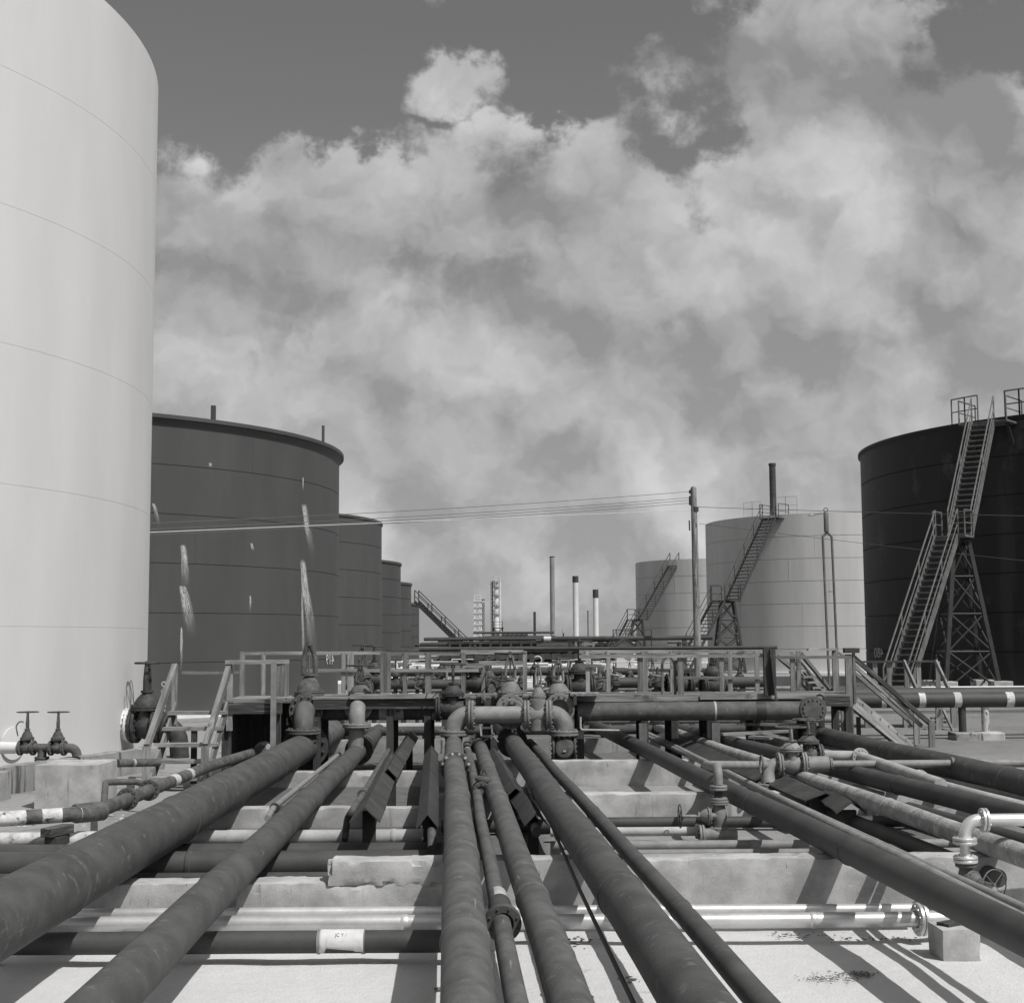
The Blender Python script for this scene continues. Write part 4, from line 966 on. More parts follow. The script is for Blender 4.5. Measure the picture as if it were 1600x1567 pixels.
def right_stair():
    s = thing('wooden_stair', 'wooden stair with one broad pale stringer board descending to the right yard', 'stair', (at(1400, 1170, 30).x, 30, .62))
    D = 28.9
    def bm_(a, b, w_, h_, n, mat=None): MB().beam(a, b, w_, h_).build(n, mat or M['wood'], s)
    bm_(at(1334, 1097, D), at(1428, 1174, D + 1.2), .06, .27, 'stringer'); bm_(at(1334, 1100, D + 1.1), at(1420, 1172, D + 2.3), .06, .25, 'stringer', M['woodd'])
    for i in range(7):
        f = (i + .5) / 7; a = at(1334, 1097, D).lerp(at(1428, 1174, D + 1.2), f); b = at(1334, 1100, D + 1.1).lerp(at(1420, 1172, D + 2.3), f)
        MB().beam(a + V((0, .05, .03)), b - V((0, .05, -.03)), .24, .04).build('tread', M['wood'], s)
    bm_(at(1334, 1027, D), at(1454, 1131, D + 1.0), .06, .09, 'handrail', M['woodd']); bm_(at(1335, 1040, D), at(1440, 1134, D + 1.0), .05, .08, 'handrail')
    bm_(at(1334, 1050, D + 1.3), at(1432, 1136, D + 2.2), .05, .08, 'handrail')
    for (px, y0, y1, d, w_) in ((1325, 1022, 1157, D, .13), (1333.5, 1020, 1098, D, .05), (1316, 1090, 1154, D + 1.3, .07), (1431, 1110, 1173, D + 1.9, .12), (1455, 1128, 1178, D + .9, .12), (1341, 1120, 1158, D + 1.3, .08)):
        p, q = at(px, y0, d), at(px, y1, d); MB().box((p.x, d, (p.z + q.z) / 2), (w_, .08, abs(p.z - q.z))).build('newel_post', M['wood'], s)
    c = at(1330, 1016, D); MB().box((c.x, D, c.z), (.30, .18, .10)).build('post_cap', M['woodd'], s)
    # stair going down the far side of the walkway
    s2 = thing('wooden_stair', 'wooden stair leading off the far side of the walkway, right of the dark posts', 'stair', (at(1285, 1090, 33).x, 33, .2))
    for (p, q, w_, h_, n) in ((at(1216, 1026, 30.4), at(1280, 1080, 33), .06, .09, 'handrail'), (at(1236, 1024, 30.4), at(1288, 1080, 33.4), .06, .16, 'stringer'), (at(1252, 1022, 30.4), at(1298, 1078, 33.2), .06, .09, 'handrail'), (at(1240, 1050, 30.4), at(1270, 1082, 32.6), .08, .14, 'stringer')):
        MB().beam(p, q, w_, h_).build(n, M['wood'], s2)
    for k in range(4):
        f = k / 4; p = at(1240, 1050, 30.4).lerp(at(1270, 1082, 32.6), f); q = at(1252, 1048, 30.6).lerp(at(1290, 1082, 33.0), f); MB().beam(p, q, .25, .04).build('tread', M['wood'], s2)
    p, q = at(1304, 1016, 32), at(1304, 1080, 32); MB().box((p.x, 32, (p.z + q.z) / 2), (.12, .08, p.z - q.z)).build('newel_post', M['wood'], s2)
    MB().beam(at(1262, 1014.5, 31), at(1306, 1014.5, 32), .05, .05).build('handrail', M['wood'], s2); MB().beam(at(1304, 1015, 32), at(1330, 1034, 32), .05, .06).build('handrail', M['wood'], s2)
    MB().box((at(1283, 1100, 33).x, 33.0, .75), (.12, .12, 1.1)).build('support_leg', M['woodd'], s2)
    # low walkway behind the banded pipe
    y = 36.0; s3 = thing('walkway', 'second wooden walkway with slanted braces behind the banded pipe on the right', 'walkway', (at(1420, 1150, y).x, y, .62))
    a, b = at(1345, 1080, y).x, at(1478, 1080, y).x; zt = at(1400, 1080, y).z
    for k in range(4): MB().box(((a + b) / 2, y + .2 + k * .3, zt - .03), (b - a, .28, .05)).build('plank', M['wood'], s3)
    for px in (1367, 1389, 1409, 1416, 1435, 1465):
        p, q = at(px, 1033, y), at(px, 1083, y); MB().box((p.x, y + (.02 if px != 1409 else 1.3), (p.z + q.z) / 2), (.11, .07, p.z - q.z)).build('post', M['wood'], s3)
    MB().beam(at(1335, 1034, y - .06), at(1466, 1033, y - .06), .04, .05).build('rail', M['woodd'], s3)
    for (x0_, x1_) in ((1412, 1436), (1462, 1487)): MB().beam(at(x0_, 1033, y - .12), at(x1_, 1086, y - .9), .05, .12).build('brace', M['wood'], s3)
    for px in (1355, 1415, 1467, 1490):
        p, q = at(px, 1106, y + .3), at(px, 1147, y + .3); MB().box((p.x, y + .3, (zt - .06 + .6) / 2), (.15, .12, zt - .06 - .6)).build('support_leg', M['wood'], s3)
    for (px0, px1, py) in ((1455, 1480, 1122), (1450, 1478, 1128), (1445, 1480, 1140)): MB().beam(at(px0, py, y - .5), at(px1, py, y - .5), .2, .05).build('tread', M['wood'], s3)
    MB().beam(at(1474, 1110, y - .4), at(1491, 1146, y - 1.1), .05, .08).build('brace', M['wood'], s3)
    MB().beam(at(1466, 1108, y - .6), at(1466, 1147, y - .6), .12, .08).build('newel_post', M['wood'], s3)
right_stair()

# ------------------------------------------------------------------ the long pipes running towards the camera
PL = 'long pipes running towards the camera'
def lpipe(label, p0, p1, z, r, mat, z1=None, **k):
    a, b = gz(p0[0], p0[1], z), gz(p1[0], p1[1], z if z1 is None else z1)
    d = (a - b).normalized()
    if p0[1] > 1500 or k.pop('ext', False): a = a + d * 2.2         # carries on past the bottom of the photo
    return pipe('long_pipe', label, [b, a], r, mat, group=PL, wobble=k.pop('wobble', .03), n=32, **k), b, a
fl0 = V((0, 1, 0))
L1, l1e, _ = lpipe('fattest dark pipe, running to the bottom left corner', (-20, 1447), (478, 1166), .76, .285, M['wrap'], ext=True, welds=[4.5, 11.8, 16.5], flanges=[(.05,)])
L2, l2e, _ = lpipe('long dark pipe second from the left, under the white label pipe shadow', (163, 1567), (561, 1172), .65, .175, M['wrap'], welds=[9, 16.5], flanges=[(.05,)])
C1, c1e, _ = lpipe('scuffed pipe rising into the grey elbow, centre of the photo', (733, 1567), (708.5, 1166), .84, .165, M['wrap2'], z1=.9, welds=[8.5, 13.5, 17.2])
Cs, cse, _ = lpipe('thin pipe with a white band and flange, right of the scuffed centre pipe', (808, 1567), (729, 1163), .76, .072, M['wrap2'], welds=[2.2], bands=[(1.6, 1.75, M['lightp'], 1.05)])
C2, c2e, _ = lpipe('scuffed pipe right of the thin banded one', (887, 1567), (748, 1160), .81, .13, M['wrap2'], welds=[5.5, 10.5, 17.6], flanges=[(.25,)])
R1, r1e, _ = lpipe('thick dark pipe right of centre with a long pale scratch', (1088, 1567), (799, 1157), .87, .187, M['wrap'], welds=[9.5, 17.5], flanges=[(.35,)])
R2, r2e, _ = lpipe('thinner pipe hugging the right side of the thick one', (1192, 1567), (828, 1160), .77, .085, M['wrap'], welds=[3.0, 12, 18.4])
R5, r5e, _ = lpipe('dark pipe running to the right edge above the concrete block', (1640, 1482), (958, 1148), .815, .138, M['wrap3'], ext=True, welds=[13.2, 17.2])
R6, _, _ = lpipe('thin pipe along the far side of the dark right pipe', (1640, 1440), (1010, 1150), .73, .045, M['greyp'], ext=True)
R6b, _, _ = lpipe('grey pipe between the dark right pipe and the crusted one', (1560, 1418), (990, 1135), .74, .06, M['greyp'], ext=True)
R7, r7e, _ = lpipe('pale dusty crusted pipe passing behind the silver elbow', (1640, 1353), (1060, 1147), .79, .115, M['crust'], ext=True, welds=[10, 14], wobble=.05)
R8, r8e, _ = lpipe('dark pipe right of the crusted one, under the row of valves', (1680, 1296), (1150, 1162), .85, .13, M['wrap3'], ext=True, welds=[8])
R9, r9e, _ = lpipe('pale pipe with a clamped flange far on the right', (1680, 1284), (1170, 1147), .78, .085, M['lightp'], ext=True, welds=[11], flanges=[(gz(1437, 1217, .78), gz(1680, 1284, .78) - gz(1170, 1147, .78))])
R10, _, _ = lpipe('first of two thin pipes far on the right', (1680, 1266), (1240, 1162), .76, .035, M['greyp'], ext=True)
R10b, _, _ = lpipe('second of two thin pipes far on the right, nearest the big pipe', (1680, 1258), (1260, 1160), .76, .03, M['steelm'], ext=True)
R11, r11e, _ = lpipe('big pipe bending away at the far right, largest on that side', (1720, 1256), (1290, 1152), .90, .20, M['wrap'], ext=True, welds=[4, 9])
FARP = 'pipe ends continuing beneath the walkway'
def cont(label, e, other, r, mat, far_len=12, gap=.3):
    d = (e - other).normalized(); return pipe('long_pipe', label, [e + d * gap, e + d * far_len], r, mat, group=FARP, n=24, welds=[1.5])
cont('continuation of the fattest pipe beyond its tee under the walkway', l1e, L1.location + (l1e - gz(-20, 1447, .76)) * 0 + gz(-20, 1447, .76) - l1e + l1e if False else gz(-20, 1447, .76), .27, M['wrap2'], 11, .75)
cont('continuation of the second left pipe into the dark under the walkway', l2e, gz(163, 1567, .65), .165, M['wrap3'], 8, .5)
cont('continuation of the thick pipe right of centre under the walkway', r1e, gz(1088, 1567, .87), .187, M['wrap3'], 8, .0)
for (e, p, z, r, m_, lab) in ((r5e, (1640, 1482), .815, .138, M['wrap3'], 'dark right pipe going on under the walkway'), (r7e, (1640, 1353), .79, .115, M['crust'], 'crusted pipe going on under the walkway'), (r8e, (1680, 1296), .85, .135, M['wrap3'], 'dark pipe under the valves going on under the walkway'), (r11e, (1720, 1256), .9, .2, M['wrap'], 'big far right pipe going on under the walkway')):
    cont(lab, e, gz(p[0], p[1], z), r, m_, 7, .004)
pipe('long_pipe', 'added dark pipe standing in for shade between the dark right pipe and the crusted one', [gz(1150, 1210, .5), gz(1560, 1372, .5)], .09, M['wrap3'], group=PL, n=24)  # this pipe and the next are added to darken the shaded gap
pipe('long_pipe', 'second added dark pipe, standing in for shade beneath the crusted one', [gz(1215, 1205, .42), gz(1640, 1330, .42)], .12, M['wrap3'], group=PL, n=24)
# thin rod hanging along the thick pipe
a, b = gz(862, 1290, .72), gz(990, 1567, .60)
tag(MB().tube([a, a.lerp(b, .5) - V((0, 0, .03)), b, b + (b - a).normalized() * 1.5], .018, 8).build('cable', M['steel'], None, a), 'thin black cable slung along the left side of the thick pipe', 'cable')
# pipe collars
def lone_flange(label, c, d, r, mat, **k):
    o = flange_mb(c, d, r, **k).build('pipe_flange', mat, None, c, smooth=30); return tag(o, label, 'flange', 'bolted flanges on the long pipes')
dC1 = (gz(733, 1567, .84) - gz(708.5, 1166, .9)).normalized()
c = gz(712, 1198, .86); lone_flange('flange with shiny bolts on the scuffed centre pipe', c, dC1, .165, M['wrap2'], n=12, th=.05, rf=.255)
fo = bpy.data.objects[-1] if False else [o for o in COL.objects if o.name.startswith('pipe_flange')][-1]
for i in range(6):
    an = R(12 + i * 31); x, y, d = frame(dC1); q = c + (V((math.cos(an), 0, math.sin(an))) * .212)
    MB().lathe(q - dC1 * .09, dC1, [(0, .02), (.004, .027), (.03, .027), (.034, .018)], 6).build('bolt', M['bolt'], fo)
    MB().lathe(q + dC1 * .06, dC1, [(0, .02), (.004, .027), (.03, .027), (.034, .018)], 6).build('bolt', M['bolt'], fo)
dCs = (gz(808, 1567, .76) - gz(729, 1163, .76)).normalized(); c = gz(786, 1441, .76); lone_flange('bolted flange on the thin banded pipe near the silver pipes', c, dCs, .085, M['wrap3'], n=8, th=.04)
MB_ = MB().lathe(c - dCs * .75, dCs, [(0, .075), (.04, .095), (.72, .095), (.75, .074)], 20).build('pipe_sleeve', M['wrap3'], None, c); tag(MB_, 'thicker sleeve on the thin pipe between white band and flange', 'sleeve')
b_ = MB().lathe(c - dCs * 1.15, dCs, [(0, .078), (.36, .078)], 20, ).build('white_band', M['lightp'], None, c); tag(b_, 'white band wrapped round the thin centre pipe', 'band')
c = gz(752, 1236, .78); sv = gate_valve('small_valve', 'small rusty valve between the scuffed centre pipes', c + V((0, 0, .02)), dCs, V((.15, 0, 1)), .075, top=4.2, wheel=0, mat=M['valve'])

# sheet metal covers shaped like roof ridges
def cover(label, p0, p1, z0, z1, hw, hh, mat=None, th=.012):
    a, b = gz(p0[0], p0[1], z0), gz(p1[0], p1[1], z1); d = (b - a).normalized(); x, y, _ = frame(d); x = V((x.x, x.y, 0)).normalized()
    if x.x < 0: x = -x
    u = V((0, 0, 1)); vs = []
    n = 6; pc = []
    for i in range(n + 1):
        q = a.lerp(b, i / n) + u * random.uniform(-.012, .012)
        for t_ in (0, 1):
            for (k, h) in ((-1, -hh), (0, 0), (1, -hh)): vs.append(q + x * k * hw * random.uniform(.97, 1.03) + u * (h - t_ * th * 1.4)); pc.append((k * hw, t_ * .01, (b - a).length * i / n))
    fs = []
    for i in range(n):
        o = i * 6
        for (s0, s1) in ((0, 1), (1, 2)):
            fs += [(o + s0, o + s1, o + 6 + s1, o + 6 + s0), (o + 3 + s1, o + 3 + s0, o + 9 + s0, o + 9 + s1)]
        fs += [(o, o + 6, o + 9, o + 3), (o + 2, o + 5, o + 11, o + 8)]
    fs += [(0, 3, 4, 1), (1, 4, 5, 2), (n * 6, n * 6 + 1, n * 6 + 4, n * 6 + 3), (n * 6 + 1, n * 6 + 2, n * 6 + 5, n * 6 + 4)]
    o = MB().add(vs, fs, pc).build('pipe_cover', mat or M['cover'], None, a, smooth=20); tag(o, label, 'pipe cover', 'ridge-shaped sheet covers over small pipes')
    # low trestles carry it
    for f in (.12, .88):
        q = a.lerp(b, f); h = max(.1, q.z - hh - .2)
        MB().box((q.x, q.y, q.z - hh * .75 - h / 2 - .03), (hw * .9, .10, h)).build('trestle', M['cover'], o)
    return o
cover('upper ridge cover left of the centre pipe, behind the nearer one', (643, 1140), (606, 1200), .98, .98, .15, .15)
cover('nearer ridge cover with its open end above the pale cross pipe', (612, 1174), (570, 1262), .97, .93, .18, .17)
cover('ridge cover close along the left side of the scuffed centre pipe', (674, 1163), (668, 1272), .97, .93, .13, .16)
cover('upper ridge cover between the scuffed and the thick pipe', (770, 1168), (806, 1230), .90, .86, .17, .16)
cover('lower bent ridge cover between the scuffed and the thick pipe', (802, 1216), (838, 1268), .84, .80, .15, .15)
cover('long dark ridge cover left of the crusted pipe, starting under the walkway', (1042, 1140), (1205, 1206), .86, .84, .26, .12)
cover('long ridge cover under the crusted pipe near the valve row', (1215, 1208), (1290, 1238), .84, .80, .30, .10)
cover('short ridge cover end hanging below the crusted pipe', (1296, 1228), (1330, 1252), .84, .78, .20, .14)
# small pipes under the covers
p = [gz(607, 1172, .8), gz(568, 1240, .8), gz(549, 1268, .78), at(541, 1282, 18.6), at(539, 1312, 18.4)]
pipe('small_pipe', 'thin rusty pipe with a flange bending down beside the nearer cover', p, .045, M['valve'], bend=.2, n=16, flanges=[(gz(566.5, 1241, .8), gz(568, 1240, .8) - gz(607, 1172, .8))])
p = [gz(672, 1230, .78), gz(676, 1285, .74), at(674, 1300, 16.3), at(675, 1325, 16.1)]
pipe('small_pipe', 'short rusty pipe poking out of the cover beside the centre pipe', p, .05, M['valve'], bend=.12, n=16)
p = [gz(818, 1235, .68), gz(838, 1300, .6)]
pipe('small_pipe', 'rusty pipe emerging beneath the lower bent cover', p, .06, M['valve'], n=16)

# thin valve-stem pipe along L2 with clamp
p = [gz(530, 1178, .62), gz(427, 1262, .62), gz(418, 1278, .6)]
pipe('small_pipe', 'thin pale pipe with a flange, half hidden behind the second left pipe', p, .042, M['greyp'], n=16, flanges=[(gz(429, 1262, .62), gz(530, 1178, .62) - gz(427, 1262, .62))], fmat=M['valved'])

# ------------------------------------------------------------------ pipes lying across between the sleepers
CG = 'cross pipes lying between the sleepers'
def cross(label, x0, x1, py, D, r, mat, z=None, **k):
    xm = min(max((x0 + x1) / 2, 200), 1400); D = gz(xm, py, z).y if z is not None else D
    a, b = at(x0, py, D), at(x1, py, D); zz = z if z is not None else (a.z + b.z) / 2; a.z = b.z = zz
    return pipe('cross_pipe', label, [a, b], r, mat, group=CG, n=28, wobble=.015, **k)
S1 = cross('nearest silver cross pipe in front of the sleeper', 60, 1438, 1440, 13.5, .073, M['silver'], z=.225, welds=[3.5, 7.4])
S2 = cross('second silver cross pipe, just behind the nearest one', 90, 1432, 1424, 13.95, .055, M['silver'], z=.215, welds=[6.3])
DP = cross('dark cross pipe nearest the camera, with a white paper wrap', -60, 722, 1472, 12.62, .10, M['wrap3'], z=.20)
for o_, x_, w_, zt in ((S1, -3, .5, .155), (S1, .55, .5, .155), (S1, 3.2, .5, .155)):
    pass
for i, x in enumerate((-3.6, -.2)):
    rough_box((x, S1.location.y + .2, .07), (.22, .85, .165), 0, .006, .1, .02, 'pipe_support', M['conc'], ['concrete block under the silver pipes far left', 'concrete block under the silver pipes behind the centre pipes', 'concrete block under the silver pipes on the right'][i], 'concrete block')
def wrap():
    x0, x1 = at(498, 1472, DP.location.y - .1).x, at(567, 1472, DP.location.y - .1).x; n = 18; m = 16; zc, yc, r = DP.location.z, DP.location.y, .106
    vs, fs, pc = [], [], []
    for i in range(n + 1):
        u = i / n; low = -.9 if u < .14 else (-.35 - .35 * (u - .14) if u < .83 else -.72)     # torn lower edge
        if .78 < u < .83: low -= .06
        for j in range(m + 1):
            a = 2.6 + (low - 2.6) * j / m; k = .002 * mnoise.noise(V((u * 5, a * 2, 0)))
            for t_ in (0,):
                vs.append((x0 + (x1 - x0) * u - .015 * (1 - j / m) * 0 + (.018 * j / m if False else 0), yc - math.cos(a) * (r + k), zc + math.sin(a) * (r + k))); pc.append(vs[-1])
    for i in range(n):
        for j in range(m): o = i * (m + 1) + j; fs.append((o, o + m + 1, o + m + 2, o + 1))
    o = MB().add(vs, fs, pc).build('paper_wrap', M['paper'], None, ((x0 + x1) / 2, yc, zc)); s = o.modifiers.new('thick', 'SOLIDIFY'); s.thickness = .003
    tag(o, 'torn white paper wrap with small writing on the dark cross pipe', 'pipe wrap')
    for (px, w_) in ((494, .022), (563, .035)):
        xx = at(px, 1472, DP.location.y - .1).x; MB().lathe((xx, yc, zc), (1, 0, 0), [(0, .1075), (w_, .1085)], 28).build('tape', M['greyp'], o)
    cu = bpy.data.curves.new('t', 'FONT'); cu.body = 'JC Y /'; ob = bpy.data.objects.new('t', cu); COL.objects.link(ob); bpy.context.view_layer.update()
    me = bpy.data.meshes.new_from_object(ob); bpy.data.objects.remove(ob); vs = []
    mx = max(v.co.x for v in me.vertices); tx0, tx1 = at(522, 1460, 12.9).x, at(540, 1460, 12.9).x
    for v in me.vertices:
        a = .62 + v.co.y * .45; vs.append((tx0 + (tx1 - tx0) * v.co.x / mx, yc - math.cos(a) * .1105, zc + math.sin(a) * .1105))
    MB().add(vs, [list(q.vertices) for q in me.polygons]).build('writing', M['ink'], o, smooth=0)
wrap()
# silver flange and the pipe beyond it
c = gz(1441, 1438, .225); c.y = S1.location.y
o = flange_mb(c, (1, .12, 0), .085, th=.035, n=10, rf=.155).build('pipe_flange', M['silver'], None, c, smooth=30); tag(o, 'bolted silver flange where the silver pipes end on the right', 'flange')
pipe('silver_pipe', 'silver pipe stub bending behind the concrete block', [c + V((.02, 0, 0)), c + V((.25, .03, 0)), c + V((.9, .35, -.03)), c + V((2.6, 1.0, -.03))], .08, M['silver'], group=None, bend=.3)
p = gz(1502, 1502, 0.0)
bl = rough_box((p.x, p.y + .19, .13), (.36, .38, .31), .06, .01, .06, .03, 'concrete_block', M['conc'], 'square concrete block on the sand right of the silver flange', 'concrete block')
MB().beam((p.x - .12, p.y + .12, .30), (p.x + .10, p.y + .26, .305), .14, .03).build('shim', M['woodd'], bl)

cross('pale cross pipe between first and second sleepers, left', 120, 683, 1308, 18.4, .098, M['lightp'], z=.318, bands=[(2.0, 2.6, M['lightp'], 1.06)], welds=[4.2])
cross('dark cross pipe second behind the pale one, left', -250, 690, 1334, 17.0, .12, M['wrap3'], z=.345)
cross('thick dark cross pipe behind the nearest sleeper, left', -250, 690, 1351, 16.0, .15, M['wrap3'], z=.37, welds=[4])
cross('lowest dark cross pipe hugging the sleeper, left', -250, 690, 1372, 15.2, .06, M['wrap3'], z=.30)
cross('grey cross pipe feeding the wheel valve tee', 860, 1096, 1299, 18.7, .06, M['lightp'], z=.36, flanges=[(4.1 * .0 + 1.95,)])
cross('grey cross pipe behind the nearest sleeper, right', 860, 1700, 1319, 17.4, .062, M['greyp'], z=.37, welds=[2.5])
cross('lower grey cross pipe behind the nearest sleeper, right', 860, 1700, 1332, 16.6, .05, M['greyp'], z=.385, welds=[3.4])
cross('dark cross pipe in the shade beyond the wheel valve', 900, 1500, 1284, 19.6, .08, M['wrap3'], z=.33)
cross('dark cross pipe behind the centre pipes', 690, 900, 1290, 19.0, .09, M['wrap3'], z=.34)
# ------------------------------------------------------------------ manifold and large valves at the walkway
Xv, Yv, Zv = V((1, 0, 0)), V((0, 1, 0)), V((0, 0, 1))
# tee and elbow of the fattest pipe
def tee_elbow(label, e, dirv, r, hub_px, elb_px, D, mat, rv):
    """vertical branch from the pipe end e up to a flange, then an elbow turning away to the valve"""
    top = at(elb_px[0], elb_px[1], D)
    base = V((e.x, e.y + .35, e.z)); t = thing('pipe_elbow', label, 'pipe elbow', base)
    lo = V((top.x, D - .55 + .0, e.z)); hi = V((top.x, D - .55, top.z))
    return t, lo, hi
# valve 1: tall rising-stem valve behind the fattest pipe
def corner(label, fc, r, drop, mat, fl_end=True, rf=None):
    """elbow whose upper flange faces the camera at fc and which turns down to a flat flange `drop` below"""
    t = thing('pipe_elbow', label, 'pipe elbow', fc)
    p = [fc, fc - Yv * r * 1.75, fc - Yv * r * 1.75 - Zv * drop]
    MB().tube(fillet(p, r * 1.45, 10), r, 28).build('bend', mat, t)
    flange_mb(fc, Yv, r, n=12, pair=False, th=r * .3, rf=rf or r * 1.62).build('flange', mat, t, smooth=30)
    flange_mb(p[-1], Zv, r, n=12, th=r * .2, rf=rf or r * 1.62).build('flange', mat, t, smooth=30)
    return t, p[-1]
f1 = at(478, 1110, 28.9); f1.y = 28.9
t, b1 = corner('rust-stained elbow turning down from the tallest valve', f1, .205, .40, M['wrap2'], rf=.35)
tag(MB().tube([b1 - Zv * .05, V((l1e.x + .1, b1.y + .02, l1e.z + .1))], [.20, .24], 28).build('pipe_riser', M['valved'], None, b1), 'dark riser under the elbow of the tallest valve', 'pipe')
gate_valve('gate_valve', 'tallest rising-stem valve above the fattest pipe, peaked yoke, no visible wheel', f1 + Yv * .42, Yv, Zv, .205, L=.72, neck=1.62, top=6.9, wheel=0, arm=.26, spread=.62, mat=M['valve'], wmat=M['steel'], group='large valves along the walkway')
tee = MB().lathe(l1e + (l1e - gz(-20, 1447, .76)).normalized() * .08, (l1e - gz(-20, 1447, .76)), [(0, .30), (.1, .33), (.7, .33), (.85, .28)], 28).build('pipe_tee', M['valved'], None, l1e); tag(tee, 'dark tee behind the flange of the fattest pipe', 'pipe tee')
f2 = at(560, 1104, 28.9); f2.y = 28.9
t, b2 = corner('grey elbow turning down above the second left pipe', f2, .165, .36, M['greyp'], rf=.285)
tag(MB().tube([b2 - Zv * .04, V((l2e.x + .02, b2.y + .02, l2e.z + .02))], .155, 24).build('pipe_riser', M['greyp'], None, b2), 'grey riser between elbow and second left pipe', 'pipe')
gate_valve('gate_valve', 'valve with a wide flat wheel above the second left pipe', f2 + Yv * .36, Yv, Zv, .165, L=.6, neck=1.55, top=5.0, wheel=1.75, mat=M['valve'], wmat=M['steel'], group='large valves along the walkway')
tee = MB().lathe(l2e + (l2e - gz(163, 1567, .65)).normalized() * .06, (l2e - gz(163, 1567, .65)), [(0, .18), (.08, .2), (.45, .2), (.55, .16)], 24).build('pipe_tee', M['valved'], None, l2e); tag(tee, 'dark tee behind the flange of the second left pipe', 'pipe tee')
# cross header under the walkway
a, b = at(486, 1110, 29.35), at(705, 1110, 29.35); zc = (a.z + b.z) / 2; a.z = b.z = zc
pipe('header_pipe', 'dark header pipe with pale peeling patches under the left half of the walkway', [a, b], .195, M['wrap2'], group='header pipes under the walkway', bands=[(1.42, 1.92, M['peel'], 1.012), (2.5, 2.72, M['peel'], 1.012)])
a, b = at(902, 1107, 28.35), at(1262, 1107, 28.35); a.z = b.z = zc
h2 = pipe('header_pipe', 'thick scuffed header pipe under the right half of the walkway', [a, b], .185, M['wrap2'], group='header pipes under the walkway', bands=[(2.72, 2.76, M['lightp'], 1.03), (3.55, 3.75, M['steel'], 1.02)])
for px in (1004, 1117):
    x = at(px, 1110, 28.35).x; MB().box((x, 28.35, .72), (.16, .2, 1.05)).build('support', M['steelm'], h2)
# blind flange facing the camera at its right end
c = at(1270, 1108, 28.2); tt = thing('blind_flange_tee', 'round bolted blind flange facing the camera at the header end', 'blind flange', c)
MB().lathe(c + Yv * .75, -Yv, [(0, .2), (.1, .215), (.7, .215)], 28).build('stub', M['valved'], tt)
flange_mb(c, Yv, .12, n=14, pair=True, th=.05, rf=.27).build('blind_plate', M['wrap2'], tt, smooth=30)
MB().lathe(c - Yv * .052, -Yv, [(0, .2), (.012, .19)], 28).build('cover_plate', M['wrap2'], tt)
MB().torus(c + V((.22, .35, .19)), (.3, 1, 0), .08, .02, 18, 6).build('lifting_ring', M['valved'], tt)
# right banded pipe that carries on from the header
a, b = at(1300, 1093, 32), at(1660, 1094, 32); a.z = b.z = (a.z + b.z) / 2
hp = pipe('banded_pipe', 'long dark pipe with four pale bands above the right yard', [a, b], .17, M['wrap3'], group='pipes above the right yard', bands=[(at(x, 1093, 32).x - a.x, at(x + w_, 1093, 32).x - a.x, M['peel'], 1.02) for (x, w_) in ((1375, 8), (1434, 10), (1489, 11), (1570, 12))])
for (px, y1, m_, top) in ((1503, 1164, M['steel'], 1107), (1539, 1172, M['peel'], 1107)):
    D = gz(px, y1 - 3, .66).y; D = 32.0
    p = at(px, 1110, 32); base = .62
    q = thing('pipe_post', ('dark' if m_ is M['steel'] else 'pale peeling') + ' round post on a concrete pad holding the banded pipe', 'post', (p.x, 32, base))
    MB().lathe((p.x, 32, base + .12), (0, 0, 1), [(0, .085), (p.z - base - .12 + .08, .085)], 16).build('shaft', m_, q)
    MB().box((p.x + (.02 if px < 1520 else .06), 31.95, base + .07), (.58 if px < 1520 else .52, .6, .2)).build('pad', M['concd'] if px < 1520 else M['conc'], q, bevel=.03)
a, b = at(1300, 1087, 33.0), at(1660, 1086, 33.0); a.z = b.z = (a.z + b.z) / 2
pipe('plain_pipe', 'plain dark pipe running behind and above the banded one', [a, b], .19, M['wrap3'], group='pipes above the right yard')

# centre manifold
D0 = 27.9
e0 = at(709, 1145, D0); zc = at(770, 1117, D0).z; xh = at(736, 1117, D0).x; RR = .185
m1 = thing('pipe_elbow', 'smooth grey elbow on top of the scuffed centre pipe', 'pipe elbow', e0)
MB().tube(fillet([e0, V((e0.x, D0, zc)), V((xh, D0, zc))], .31, 14), RR, 32).build('bend', M['elbow'], m1)
flange_mb(e0, Zv, RR, n=14, th=.045, rf=.285).build('flange', M['elbow'], m1, smooth=30); flange_mb(V((xh, D0, zc)), Xv, RR, n=14, th=.05, rf=.29).build('flange', M['elbow'], m1, smooth=30)
MB().tube([e0 - Zv * .03, V((e0.x, D0 - .02, c1e.z + .02)), ], [.18, .17], 24).build('neck', M['valved'], m1)
MB().tube(fillet([V((e0.x, D0, e0.z - .1)), V((e0.x, D0, c1e.z)), c1e + V((0, -.1, 0))], .2), .166, 24).build('lower_bend', M['wrap2'], m1)
x2 = at(823, 1117, D0).x
pipe('manifold_pipe', 'short grey horizontal pipe between the two elbows of the centre manifold', [V((xh + .05, D0, zc)), V((x2, D0, zc))], .172, M['greyp'], n=32)
x3 = at(857, 1117, D0).x; m2 = thing('pipe_tee', 'short bolted tee between the manifold pipe and right elbow', 'pipe tee', V(((x2 + x3) / 2, D0, zc)))
MB().lathe((x2, D0, zc), Xv, [(0, .18), (.1, .2), (x3 - x2 - .1, .2), (x3 - x2, .18)], 28).build('body', M['elbow'], m2)
MB().lathe(((x2 + x3) / 2, D0, zc + .3), -Zv, [(0, .16), (.3, .19), (.60, .18), (.68, .08)], 24).build('branch', M['elbow'], m2)
for x in (x2, x3): flange_mb(V((x, D0, zc)), Xv, .18, n=14, th=.05, rf=.285).build('flange', M['elbow'], m2, smooth=30)
